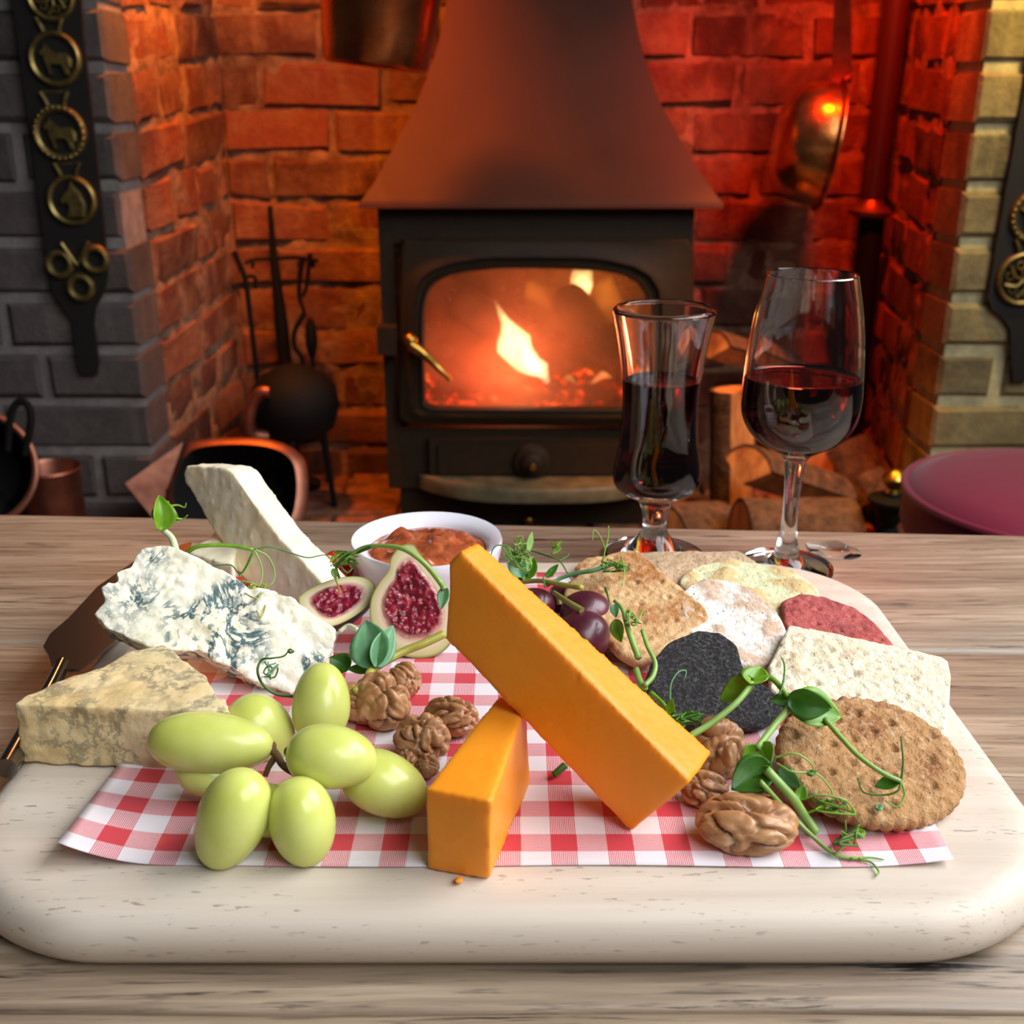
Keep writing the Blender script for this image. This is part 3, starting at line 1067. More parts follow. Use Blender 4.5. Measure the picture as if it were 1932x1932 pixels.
tg.tube(spline([PY(575, 590, yk), PY(556, 625, yk - .003), PY(556, 655, yk - .003), PY(570, 676, yk), PY(570, 720, yk)], 5), 0.005, 0.004, 10)
thing_mesh('fire_tongs', tg, M['black_iron'], 'black fire tongs hanging from the right of the tool stand', 'tongs')
sh = MB()
q = PY(587, 636, yk - 0.014)
sh.v, sh.f = [], []
sh.lathe([(0, -0.036), (0.006, -0.034), (0.0105, -0.015), (0.011, 0.0), (0.0095, 0.018), (0.005, 0.032), (0, 0.035)], q, 20, (0, 0, 1))
sh.tube([q + (0, 0, -0.032), q + (0.0, 0.0, -0.12)], 0.004, 0.004, 8)
thing_mesh('fire_brush', sh, M['black_iron'], 'small black hearth brush with oval head standing beside the tongs', 'brush')

# round black kettle on legs in front of the tools
kc = PY(556, 763, 1.82)
kr = 84 / F * depth(kc)
ket = empty('kettle', (kc[0], kc[1], HZ), 'round black iron kettle on three legs before the fireside tools', 'kettle')
mk('kettle_body', MB().lathe([(0, -kr * .86), (kr * .5, -kr * .80), (kr * .86, -kr * .5), (kr, -kr * .05), (kr * .95, kr * .35), (kr * .75, kr * .65), (kr * .45, kr * .80), (kr * .40, kr * .83), (kr * .2, kr * .90), (0, kr * .92)], kc, 40), M['black_iron'], ket)
mk('spout', MB().tube(spline([kc + (-kr * .55, -kr * .72, -kr * .55), PY(470, 815, 1.75), PY(473, 768, 1.745), PY(490, 741, 1.745), PY(508, 740, 1.745)], 6), 0.012, 0.009, 14), M['copper_dull'], ket, label='curved copper-coloured spout')
for a in (0.5, 2.6, 4.7):
    d = np.array([math.cos(a), math.sin(a), 0])
    mk('leg', MB().tube([kc + d * kr * .6 + (0, 0, -kr * .6), np.array([kc[0], kc[1], 0]) + d * kr * .8 + (0, 0, HZ)], 0.007, 0.005, 10), M['black_iron'], ket)

# copper coal scuttle
n = unit((0.12, -0.86, 0.50))
o0 = PY(450, 930, 1.48)
rim = [(330, 858), (352, 838), (390, 829), (440, 826), (495, 828), (540, 840), (568, 862), (578, 895), (578, 940), (568, 985), (540, 1030), (480, 1062), (410, 1062), (352, 1035), (318, 985), (308, 930), (314, 888)]
rp = [PP(x, y, o0, n) for x, y in rim]
rp = spline(rp + [rp[0]], 4)[:-1]
cc = np.mean(rp, 0)
sc_ = empty('coal_scuttle', (cc[0], cc[1] + 0.08, HZ), 'copper coal scuttle with a wide shiny rim on the hearth left of the stove', 'coal scuttle')
levels = [(0.86, 0.004), (1.0, 0.0), (1.02, -0.006), (1.0, -0.022), (0.96, -0.05), (0.90, -0.10), (0.70, -0.15), (0.0, -0.16)]
inner = [(0.86, 0.004), (0.88, -0.02), (0.88, -0.05), (0.80, -0.10), (0.60, -0.14), (0.0, -0.15)]


def loft(levels_):
    mb = MB()
    rows = []
    for sc1, dd in levels_:
        if sc1 == 0:
            rows.append([len(mb.v)])
            mb.v.append(tuple(cc + n * dd))
        else:
            rows.append(list(range(len(mb.v), len(mb.v) + len(rp))))
            mb.v += [tuple(cc + (p - cc) * sc1 + n * dd) for p in rp]
    for A_, B_ in zip(rows, rows[1:]):
        for i in range(len(rp)):
            j = (i + 1) % len(rp)
            if len(B_) == 1:
                mb.f.append((A_[i], A_[j], B_[0]))
            else:
                mb.f.append((A_[i], A_[j], B_[j], B_[i]))
    return mb


mk('scuttle_body', loft(levels), M['copper_dull'], sc_, sharp=60)
mk('scuttle_lining', loft(inner), simple('coal_black', '#0c0908', 0.8), sc_, label='coal-black inside', fix=False)
lp = [PY(346, 834, 1.475), PY(300, 866, 1.47), PY(236, 912, 1.45), PY(300, 992, 1.44), PY(335, 1010, 1.46), PY(312, 930, 1.47)]
lipc = np.mean(lp, 0)
mk('pouring_lip', MB().prism(lp, (0.004, 0.012, -0.004)), M['copper_dull'], sc_, sharp=30)
mk('foot', MB().lathe([(0, 0), (0.075, 0), (0.07, 0.02), (0.04, 0.05), (0.05, 0.09), (0, 0.09)], (cc[0], cc[1] + 0.08, HZ), 32), M['copper_dull'], sc_)

# vessels at the far left
vc = PY(94, 884, 1.54)
r0 = 54 / F * depth(vc)
h0 = vc[2] - HZ
pail = empty('copper_pail', (vc[0], vc[1], HZ), 'tall dull copper pail on the hearth beside the black-mouthed pan', 'pail')
mk('pail_body', MB().lathe([(0, 0), (r0 * .92, 0), (r0 * .95, 0.006), (r0, h0 - 0.004), (r0 * 1.06, h0), (r0 * 1.02, h0 + 0.003), (r0 * .95, h0 - 0.003), (r0 * .9, 0.01), (0, 0.006)], (vc[0], vc[1], HZ), 40), M['copper_dull'], pail)
vc = PY(-52, 886, 1.40)
R = 112 / F * depth(vc)
ax = unit((0.35, -0.80, 0.35))
pn2 = empty('iron_pan', (vc[0], vc[1], HZ), 'black-mouthed deep pan with a pink copper rim and loop handle, cut by the left frame', 'pan')
mk('pan_bowl', MB().lathe([(R * .95, 0.002), (R * .9, -0.03), (R * .7, -0.07), (0, -0.085), ], vc, 48, ax).lathe([(0, -0.09), (R * .74, -0.075), (R * .96, -0.032), (R * 1.0, 0)], vc, 48, ax), M['black_iron'], pn2, fix=False)
mk('rim', MB().torus(vc, R * .98, 0.005, ax, 56, 8), M['copper_dull'], pn2)
mk('loop_handle', MB().tube(spline([PY(14, 850, 1.37), PY(20, 785, 1.375), PY(34, 759, 1.38), PY(52, 764, 1.38), PY(58, 795, 1.375), PY(46, 858, 1.37)], 6), 0.0048, seg=10), M['black_iron'], pn2)
mk('foot', MB().lathe([(0, 0), (0.042, 0), (0.04, 0.02), (0.03, vc[2] - HZ - 0.05), (0, vc[2] - HZ - 0.05)], (vc[0] - 0.01, vc[1] + 0.03, HZ), 28), M['black_iron'], pn2)

# split logs to the right of the stove
s = NT('split_wood')
g = s.n('ShaderNodeTexCoord').outputs['Object']
s.set(color=s.ramp(s.noise(1.0, 5, 0.6, s.n_map(g, (40, 40, 12))), [(0.35, '#8a5c34'), (0.65, '#c89a62')]), rough=0.8)
s.bump(s.noise(60, 4), 0.4, 0.003)
SPLIT = s.m
s = NT('rough_bark')
s.set(color=s.ramp(s.noise(50, 6, 0.7), [(0.35, '#2e2018'), (0.7, '#6e5440')]), rough=0.95)
s.bump(s.noise(70, 5, 0.7), 0.8, 0.006)
BARK = s.m


def split_log(p0, p1, r, roll, ang, label):
    """wedge split from a round log: two wood faces and a barked arc"""
    p0, p1 = np.array(p0), np.array(p1)
    t = unit(p1 - p0)
    e = unit(np.cross(t, [0, 0.2, 1]))
    b = np.cross(e, t)
    lg = empty('split_log', (p0 + p1) / 2, label, 'log', 'split logs stacked right of the stove')
    n, na = 8, 12
    wood, bark = MB(), MB()
    rows = []
    for i in range(n + 1):
        u = i / n
        c = p0 + (p1 - p0) * u
        row = []
        for j in range(na + 1):
            a = roll + ang * (j / na - 0.5)
            rr = r * (1 + 0.06 * noise.noise(Vector(c * 9 + np.array([a, r * 50, 0]))))
            row.append(c + (e * math.cos(a) + b * math.sin(a)) * rr)
        cen = c - (e * math.cos(roll) + b * math.sin(roll)) * r * 0.15 + np.array(noise.noise_vector(Vector(c * 14))) * r * 0.10
        rows.append((cen, row))
    for i in range(n + 1):
        wood.v += [tuple(rows[i][0])] + [tuple(p) for p in rows[i][1]]
    w = na + 2
    for i in range(n):
        for j in range(w):
            k = (j + 1) % w
            wood.f.append((i * w + j, i * w + k, (i + 1) * w + k, (i + 1) * w + j))
    wood.f.append(tuple(range(w - 1, -1, -1)))
    wood.f.append(tuple(n * w + j for j in range(w)))
    mk('wood', wood, SPLIT, lg, sharp=35)
    for i in range(n + 1):
        c = rows[i][0]
        bark.v += [tuple(p + unit(p - c) * 0.001) for p in rows[i][1]] + [tuple(p + unit(p - c) * 0.006) for p in rows[i][1]]
    w2 = 2 * (na + 1)
    for i in range(n):
        for j in range(na):
            A_ = i * w2 + j
            B_ = i * w2 + na + 1 + j
            bark.f += [(B_, B_ + 1, B_ + 1 + w2, B_ + w2), (A_ + 1, A_, A_ + w2, A_ + 1 + w2)]
        bark.f += [(i * w2, i * w2 + na + 1, (i + 1) * w2 + na + 1, (i + 1) * w2), (i * w2 + na, (i + 1) * w2 + na, (i + 1) * w2 + w2 - 1, i * w2 + w2 - 1)]
    for i in (0, n):
        for j in range(na):
            bark.f.append((i * w2 + j, i * w2 + j + 1, i * w2 + na + 2 + j, i * w2 + na + 1 + j))
    mk('bark', bark, BARK, lg, sharp=35)
    return lg


split_log(PY(1340, 672, 1.82), PY(1480, 712, 1.93), 0.040, 1.6, 2.4, 'split log with a pale yellow-lit end on top of the log stack')
split_log(PY(1393, 735, 1.78), np.array([PY(1396, 905, 1.76)[0], 1.76, HZ + 0.002]), 0.040, 2.8, 3.6, 'thick brown log standing upright behind the two drink glasses')
split_log(PY(1400, 905, 1.60), PY(1560, 955, 1.72), 0.050, 1.4, 2.2, 'flat amber-lit split log behind the stem of the wine glass')
split_log(PY(1640, 905, 1.72), PY(1735, 1040, 1.60), 0.026, 1.5, 2.6, 'thin split log sloping down towards the brass andiron')
split_log(PY(1395, 1031, 1.48), PY(1600, 1033, 1.49), 0.066, 1.6, 3.0, 'round orange-lit log lying lowest, just above the table edge')
split_log(PY(1250, 1024, 1.55), PY(1352, 1016, 1.61), 0.054, 1.6, 2.8, 'orange-lit log end beside the foot of the port glass')
split_log(PY(1590, 845, 1.86), PY(1650, 950, 1.80), 0.045, 0.9, 2.2, 'red-lit log leaning against the right wall of the fireplace')
split_log(PY(1500, 790, 1.92), np.array([PY(1520, 940, 1.88)[0], 1.88, HZ + 0.002]), 0.055, 3.2, 2.8, 'dark log standing behind the bowl of the wine glass')

# andiron with a brass finial
ac = PY(1688, 906, 1.44)
an = empty('andiron', (ac[0], ac[1], HZ), 'iron andiron with a round brass finial in front of the red stool', 'andiron')
mk('finial', MB().lathe([(0, -0.020), (0.010, -0.018), (0.008, -0.012), (0.015, -0.004), (0.0175, 0.004), (0.012, 0.012), (0.004, 0.016), (0, 0.017)], ac, 28), M['brass'], an)
z_ = ac[2]
mk('post', MB().lathe([(0, HZ - z_), (0.03, HZ - z_), (0.03, HZ - z_ + 0.01), (0.012, HZ - z_ + 0.03), (0.012, -0.10), (0.020, -0.085), (0.010, -0.068), (0.018, -0.055), (0.022, -0.036), (0.033, -0.030), (0.033, -0.026), (0.010, -0.020), (0, -0.02)], ac, 28), M['black_iron'], an)

# red stool
sc0 = np.array([0.570, 1.075, 0.627])
sr_ = 0.158
st = empty('stool', (sc0[0], sc0[1], 0), 'round stool with a crimson padded seat behind the table at right', 'stool')
s = NT('crimson_vinyl')
s.set(color='#7c1630', rough=0.5, sheen=0.15)
s.bump(s.noise(500, 2), 0.1, 0.0005)
mk('seat_pad', MB().lathe([(0, -0.055), (sr_ * .97, -0.055), (sr_ * .99, -0.045), (sr_ * .985, -0.012), (sr_ * .955, -0.004), (sr_ * .8, 0.006), (sr_ * .5, 0.012), (0, 0.014)], sc0, 72), s.m, st)
mk('piping', MB().torus(sc0 + (0, 0, -0.008), sr_ * .985, 0.0045, (0, 0, 1), 80, 8), s.m, st)
wd = simple('stool_wood', '#2e1a10', 0.4)
for a in (0.785, 2.356, 3.927, 5.498):
    d = np.array([math.cos(a), math.sin(a), 0])
    mk('leg', MB().tube([sc0 + d * sr_ * .7 + (0, 0, -0.056), np.array([sc0[0], sc0[1], 0]) + d * sr_ * .95], 0.018, 0.014, 14), wd, st)
# ================================================================== TABLE, BOARD, PAPER
tab = empty('pub_table', (0, 0.30, 0), 'rustic pub table of worn grey-brown planks', 'table')
M['table'] = wood_mat('worn_plank', '#5a4c3c', '#94806a', '#c6b298', sx=5.0, sy=40, crack=1.0, rough=0.42, bump=0.4, spec=0.8, band=7)


def plank(x0, x1, ya, yb, z0, z1, r=0.0025, wob=0.0):
    """ya, yb: functions of x for the two long edges"""
    mb = MB()
    n = 40
    rows = []
    for i in range(n + 1):
        x = x0 + (x1 - x0) * i / n
        a, b = ya(x), yb(x)
        rows.append([(x, a, z0), (x, a, z1 - r), (x, a + r * .3, z1 - r * .3), (x, a + r, z1), (x, b - r, z1), (x, b - r * .3, z1 - r * .3), (x, b, z1 - r), (x, b, z0)])
    mb.v = [p for row in rows for p in row]
    w = 8
    for i in range(n):
        for j in range(w):
            k = (j + 1) % w
            mb.f.append((i * w + j, i * w + k, (i + 1) * w + k, (i + 1) * w + j))
    mb.f += [tuple(range(w - 1, -1, -1)), tuple(n * w + j for j in range(w))]
    return mb


far = lambda x: 0.6535 - 0.058 * x
s1 = lambda x: 0.4845 - 0.020 * x + 0.0006 * math.sin(x * 40)
s2 = lambda x: 0.2535 + 0.001 * x + 0.0006 * math.sin(x * 31)
near = lambda x: -0.02
for (a, b) in ((lambda x: s1(x) + 0.0006, far), (lambda x: s2(x) + 0.0006, lambda x: s1(x) - 0.0006), (near, lambda x: s2(x) - 0.0006)):
    mk('plank', plank(-0.78, 0.78, a, b, T - 0.035, T), M['table'], tab, sharp=50)
mk('apron', MB().box(-0.70, 0.70, 0.06, 0.085, T - 0.13, T - 0.036).box(-0.70, 0.70, 0.53, 0.555, T - 0.13, T - 0.036).box(-0.70, -0.675, 0.085, 0.53, T - 0.13, T - 0.036).box(0.675, 0.70, 0.085, 0.53, T - 0.13, T - 0.036), M['table'], tab, smooth=False)
for x in (-0.69, 0.625):
    for y in (0.07, 0.49):
        mk('leg', MB().box(x, x + 0.065, y, y + 0.06, 0.0, T - 0.036), M['table'], tab, smooth=False)

ZB = 0.0200          # board top above the table
M['board'] = wood_mat('pale_board_wood', '#c2b2a0', '#cfc1b0', '#d9cdbe', sx=3.5, sy=22, pore=0.6, rough=0.5, bump=0.12, band=10)
mb = MB()
bx0, bx1, by0, by1, cr = -0.188, 0.184, 0.2670, 0.5520, 0.062
pts = []
for (cx_, cy_, a0) in ((bx1 - cr, by0 + cr, -PI / 2), (bx1 - cr, by1 - cr, 0), (bx0 + cr, by1 - cr, PI / 2), (bx0 + cr, by0 + cr, PI)):
    for i in range(17):
        a = a0 + PI / 2 * i / 16
        pts.append((cx_, cy_, math.cos(a), math.sin(a)))
prof = [(0.0075, 0.0004), (0.0035, 0.0016), (0.001, 0.005), (0.0, 0.0095), (0.0008, 0.0135), (0.0032, 0.0172), (0.0065, 0.0192), (0.0105, 0.0199), (0.016, 0.0200)]
rows = []
for ins, z in prof:
    rows.append([(x + (cr - ins) * c, y + (cr - ins) * s_, T + z) for x, y, c, s_ in pts])
n = len(pts)
mb.v = [p for r in rows for p in r]
for k in range(len(rows) - 1):
    for i in range(n):
        j = (i + 1) % n
        mb.f.append((k * n + i, k * n + j, (k + 1) * n + j, (k + 1) * n + i))
mb.f += [tuple(range(n - 1, -1, -1)), tuple((len(rows) - 1) * n + i for i in range(n))]
thing_mesh('serving_board', mb, M['board'], 'thick pale wooden serving board with rounded corners on the table', 'board', sharp=60)

# gingham paper
s = NT('gingham_paper')
v = s.n('ShaderNodeNewGeometry').outputs['Position']
sx_ = s.sep(v)


def stripe(c, start, per, wid):
    f = s.ma('FRACT', s.ma('ADD', s.ma('DIVIDE', s.ma('SUBTRACT', c, start), per), 40.0))
    return s.ma('GREATER_THAN', f, wid)


a = stripe(sx_[0], 0.0401, 0.01855, 0.53)
b = stripe(sx_[1], 0.3088, 0.01855, 0.52)
lx = s.ma('GREATER_THAN', s.ma('FRACT', s.ma('MULTIPLY', s.ma('ADD', sx_[0], 3.0), 1 / 0.00062)), 0.45)
ly = s.ma('GREATER_THAN', s.ma('FRACT', s.ma('MULTIPLY', s.ma('ADD', sx_[1], 3.0), 1 / 0.00062)), 0.42)
both = s.ma('MULTIPLY', a, b)
one = s.ma('ABSOLUTE', s.ma('SUBTRACT', a, b))
ht_ = s.ma('MULTIPLY', one, s.ma('MULTIPLY_ADD', s.ma('MULTIPLY', lx, ly), 0.0, s.ma('MAXIMUM', s.ma('MULTIPLY', lx, a), s.ma('MULTIPLY', ly, b))))
fac = s.ma('MAXIMUM', both, ht_)
col = s.mix(s.ma('MULTIPLY', fac, 0.96), '#e6dde0', s.mix(both, '#cf4450', '#cc3642'))
s.set(color=col, rough=0.35, spec=0.35)
M['paper'] = s.m
px0, px1, py0, py1 = -0.1445, 0.1415, 0.2925, 0.528
nx, ny = 90, 74
pm = MB()


def paper_z(x, y):
    z = 0.0004 + 0.0002 * (1 + math.sin(x * 55 + 1.3) * math.sin(y * 40))
    u, w = (x - px0), (y - py0)
    z += 0.0075 * max(0.0, 1 - u / 0.035) ** 2 * max(0.0, 1 - w / 0.06) ** 1
    z += 0.0014 * max(0.0, 1 - u / 0.03) ** 2
    u = px1 - x
    z += 0.0022 * max(0.0, 1 - u / 0.03) ** 2 * max(0.0, 1 - w / 0.05)
    return T + ZB + z


for t_ in (0.0002, 0.0):
    for j in range(ny + 1):
        for i in range(nx + 1):
            x, y = px0 + (px1 - px0) * i / nx, py0 + (py1 - py0) * j / ny
            x += 0.0012 * math.sin(j * 0.2) * (i / nx)
            y += 0.0006 * math.sin(i * 0.15)
            pm.v.append((x, y, paper_z(x, y) + t_))
w = nx + 1
h = w * (ny + 1)
for j in range(ny):
    for i in range(nx):
        k = j * w + i
        pm.f += [(k, k + 1, k + w + 1, k + w), (h + k, h + k + w, h + k + w + 1, h + k + 1)]
edge = [i for i in range(w)] + [j * w + nx for j in range(1, ny + 1)] + [ny * w + i for i in range(nx - 1, -1, -1)] + [j * w for j in range(ny - 1, 0, -1)]
for i in range(len(edge)):
    a_, b_ = edge[i], edge[(i + 1) % len(edge)]
    pm.f.append((b_, a_, h + a_, h + b_))
thing_mesh('gingham_paper', pm, M['paper'], 'red and white gingham paper sheet lying on the serving board', 'paper', sharp=None)
ZP = ZB + 0.0011     # food rests on the paper
# ================================================================== GLASSES
s = NT('clear_glass')
s.set(color=(1, 1, 1, 1), rough=0.0, trans=1.0, ior=1.47)
GLASS = s.m
s = NT('dark_red_wine')
s.set(color=(0.035, 0.001, 0.002, 1), rough=0.0, trans=1.0, ior=1.34)
WINE = s.m


def glass(name, base_px, Yb, outer, thick, stem_px, foot_px, liq, label, cat, liq_label):
    """outer: (pixel y, half width in pixels) from rim to foot"""
    b = PY(base_px[0], base_px[1], Yb)
    b[2] = T + 0.0004

    def rz(y, hw):
        r = ray(base_px[0], y)
        p = CAM + r * (Yb / r[1])
        return hw / F * depth((b[0], Yb, p[2])), p[2] - T
    O = [rz(y, hw) for y, hw in outer]
    O[-1] = (O[-1][0], 0.0)
    # smooth outer profile
    pts = spline([(r, 0, z) for r, z in O], 5)
    prof_o = [(max(0.0005, p[0]), max(0.0, p[2])) for p in pts]
    zin = rz(*[(liq[1]), 0])[1]
    inner = []
    for r, z in prof_o:
        if z > zin:
            inner.append((max(0.0006, r - thick), z))
    rim_z = prof_o[0][1]
    # inner wall runs from the bottom of the bowl to the rim
    inner = inner[::-1]
    r_low = inner[0][0]
    bowl = [(0, zin - 0.0015), (r_low * 0.5, zin - 0.0013), (r_low * 0.86, zin - 0.0004)] + inner
    full = [(0, 0.0)] + [(prof_o[-1][0] * 0.9, 0.0)] + [(prof_o[-1][0], 0.0006), (prof_o[-1][0], 0.0015)] + prof_o[::-1][1:] + [(prof_o[0][0] - thick * 0.5, rim_z + thick * 0.45)] + bowl[::-1]
    e = empty(name, b, label, cat)
    mk('glass_body', MB().lathe(full, b, 80), GLASS, e, sharp=None)
    # liquid, touching the glass all round
    zt = rz(liq[0], 0)[1]
    prof_l = [(0, zin - 0.0012), (r_low * 0.5, zin - 0.0010), (r_low * 0.86, zin - 0.0002)] + [(r + 0.0002, z) for r, z in inner if z < zt - 0.001]
    rt = float(np.interp(zt, [z for r, z in inner], [r for r, z in inner]))
    prof_l += [(rt + 0.0002, zt), (rt - 0.0012, zt - 0.0006), (rt * 0.7, zt - 0.0009), (0, zt - 0.0009)]
    mk('drink', MB().lathe(prof_l, b, 80), WINE, e, sharp=50, label=liq_label)
    return e


c5 = lambda y: 540 + y / 3.577
h5 = lambda w: w / 3.577
glass('port_glass', (1232, 1050), 0.600, [(c5(y), h5(w)) for y, w in ((158, 346), (172, 350), (200, 343), (400, 300), (640, 266), (850, 256), (1050, 264), (1220, 292), (1290, 297), (1350, 278), (1395, 215), (1430, 140), (1500, 96), (1600, 78), (1660, 92), (1720, 135), (1775, 190), (1800, 250), (1815, 335), (1824, 338))],
      0.0022, None, None, (c5(632), c5(1345)), 'short-stemmed flared port glass holding dark red port, behind the crackers', 'glass', 'dark red port')
c6 = lambda y: 490 + y / 3.118
h6 = lambda w: w / 3.118
glass('wine_glass', (1481, 1076), 0.583, [(c6(y), h6(w)) for y, w in ((92, 267), (105, 268), (300, 308), (500, 333), (680, 344), (830, 346), (950, 324), (1050, 255), (1110, 160), (1160, 82), (1220, 58), (1400, 46), (1600, 50), (1700, 68), (1750, 90), (1785, 140), (1810, 230), (1822, 272), (1828, 274))],
      0.0012, None, None, (c6(690), c6(1115)), 'tall tulip wine glass with red wine on the far edge of the table', 'glass', 'red wine')

# ================================================================== RAMEKIN OF CHUTNEY
rc = PZ(805, 1014, 0.0455)
RR = 143 / F * depth(rc)
hR = 0.0455 - ZB
ram = empty('ramekin', (rc[0], rc[1], T + ZB), 'small white round dish of brown chutney at the back of the board', 'dish')
s = NT('white_glazed_china')
s.set(color='#eceaf2', rough=0.18, coat=0.3)
prof = [(0, 0.001), (RR * .80, 0.001), (RR * .84, 0.0), (RR * .87, 0.002), (RR * .985, hR - 0.006), (RR * 1.0, hR - 0.002), (RR * .985, hR), (RR * .95, hR - 0.0004), (RR * .85, hR - 0.0024), (RR * .785, hR - 0.0046), (RR * .745, hR - 0.010), (RR * .70, hR - 0.016), (0, hR - 0.018)]
mk('bowl', MB().lathe(prof, (rc[0], rc[1], T + ZB), 72), s.m, ram, sharp=60)
s = NT('brown_fruit_chutney')
n1 = s.noise(90, 4, 0.6)
s.set(color=s.ramp(n1, [(0.3, '#7a3018'), (0.55, '#b05a34'), (0.75, '#c87e50')]), rough=0.12, sss=0.25, ssss=0.004, sssr=(1.0, 0.35, 0.15), coat=0.5)
s.bump(s.noise(220, 3), 0.25, 0.001)
ch = MB()
nr, na = 34, 84
base_z = rc[2] - 0.0058
for i in range(nr + 1):
    u = i / nr
    for j in range(na):
        a = 2 * PI * j / na
        x, y = rc[0] + RR * .785 * u * math.cos(a), rc[1] + RR * .785 * u * math.sin(a)
        q = Vector((x * 75, y * 75, 2.2))
        q2 = Vector((x * 190, y * 190, 5))
        z = 0.0055 * max(0, noise.noise(q) + 0.25) + 0.0022 * noise.noise(q2) + 0.0010 * abs(noise.noise(q2 * 2.3))
        z *= smoothstep(1.0, 0.75, u)
        ch.v.append((x, y, base_z + z + 0.0012 * (1 - u * u)))
for i in range(nr):
    for j in range(na):
        j2 = (j + 1) % na
        ch.f.append((i * na + j, i * na + j2, (i + 1) * na + j2, (i + 1) * na + j) if i else (0, na + j2, na + j))
tag(mk('chutney', ch, s.m, ram, sharp=None, fix=False), 'glossy brown chutney')

# ================================================================== CHEESES


def smooth_np(V, Fq, it=2, lam=0.5):
    E_ = set()
    Fa = [f for f in Fq]
    a = []
    for f in Fa:
        for i in range(len(f)):
            a.append((f[i], f[(i + 1) % len(f)]))
    a = np.array(a)
    for _ in range(it):
        acc = np.zeros_like(V)
        cnt = np.zeros(len(V))
        np.add.at(acc, a[:, 0], V[a[:, 1]])
        np.add.at(cnt, a[:, 0], 1)
        np.add.at(acc, a[:, 1], V[a[:, 0]])
        np.add.at(cnt, a[:, 1], 1)
        V = V + lam * (acc / cnt[:, None] - V)
    return V


def block(name, mb, vox, disp, m, label, cat, smooth=2, group=None):
    V, N, fs = remesh(mb, vox)
    V = smooth_np(V, fs, smooth)
    for i in range(len(V)):
        d = disp(V[i], N[i])
        if d:
            V[i] += N[i] * d
    V[:, 2] = np.maximum(V[:, 2], T + ZB + 0.0002)
    o = MB()
    o.v = [tuple(p) for p in V]
    o.f = fs
    return mk(name, o, m, None, label=label, cat=cat, group=group, sharp=None, fix=False)


def N3(p, f, s=0.0):
    return noise.noise(Vector((p[0] * f + s, p[1] * f + s * .7, p[2] * f)))


s = NT('orange_cheddar')
n1 = s.noise(35, 3, 0.5)
s.set(color=s.ramp(n1, [(0.3, '#f0921a'), (0.7, '#f49c2a')]), rough=0.45, sss=0.35, ssss=0.004, sssr=(1.0, 0.45, 0.08), spec=0.4)
s.bump(s.ma('ADD', s.noise(500, 3, 0.6), s.ma('MULTIPLY', s.noise(90, 3), 0.5)), 0.12, 0.0008)
CHED = s.m


def ched_disp(seed):
    def f(p, n):
        d = 0.00035 * N3(p, 60, seed) + 0.00012 * N3(p, 300, seed)
        c = N3(p, 120, seed + 5)
        if c > 0.62:
            d -= (c - 0.62) * 0.005
        return d
    return f


# lower stick, lying on the board and paper
zt = 0.0520
FL_t, FR_t = PZ(801, 1487, zt), PZ(929, 1512, zt)
FL_b, FR_b = PZ(804, 1641, ZB + .0003), PZ(924, 1662, ZB + .0003)
BL_t, BR_t = PZ(942, 1308, zt), PZ(992, 1330, zt)
BL_b, BR_b = np.array([BL_t[0] + .001, BL_t[1] - 0.001, T + ZB + .0003]), np.array([BR_t[0] + .002, BR_t[1] - .001, T + ZB + .0003])
block('cheddar_wedge', MB().hexa([FL_b, FR_b, BR_b, BL_b, FL_t, FR_t, BR_t, BL_t]), 0.0011, ched_disp(1), CHED, 'smaller orange cheddar wedge lying flat on the front edge of the paper', 'cheese', 3)
# upper stick leaning across it
E0 = PZ(1189, 1571, ZP)
E1 = np.array([-0.0232, 0.3475, T + 0.0772])
dd = unit(E1 - E0)
# width direction: the face corner on the ray of pixel (1303,1476), square to the long edge
r_ = ray(1303, 1476)
tt = np.dot(E0 - CAM, dd) / np.dot(r_, dd)
C1 = CAM + r_ * tt
wv = C1 - E0
nv = unit(np.cross(dd, wv))
if nv[1] < 0:
    nv = -nv


def onface(x, y):
    return PP(x, y, E0, nv)


f_ = [E0, C1, onface(868, 1040), onface(846, 1062), onface(839, 1206)]
th_end, th_top = 0.029, 0.019
r2 = ray(1317, 1394)
# thickness at the wide end from the back corner's pixel
best = min(np.linspace(0.008, 0.045, 150), key=lambda t: np.linalg.norm(np.cross(unit(r2), C1 + nv * t - CAM)))
th_end = float(best)
back = [f_[0] + nv * th_end, f_[1] + nv * th_end, f_[2] + nv * th_end * 0.55, f_[3] + nv * th_end * 0.5, f_[4] + nv * th_end * 0.5]
wb = MB()
wb.add(f_ + back, [(0, 1, 2, 3, 4), (9, 8, 7, 6, 5)] + [(i, (i + 1) % 5, 5 + (i + 1) % 5, 5 + i) for i in range(5)])
block('cheddar_wedge', wb, 0.0011, ched_disp(7), CHED, 'long orange cheddar wedge propped diagonally across the smaller cheddar wedge', 'cheese', 3)

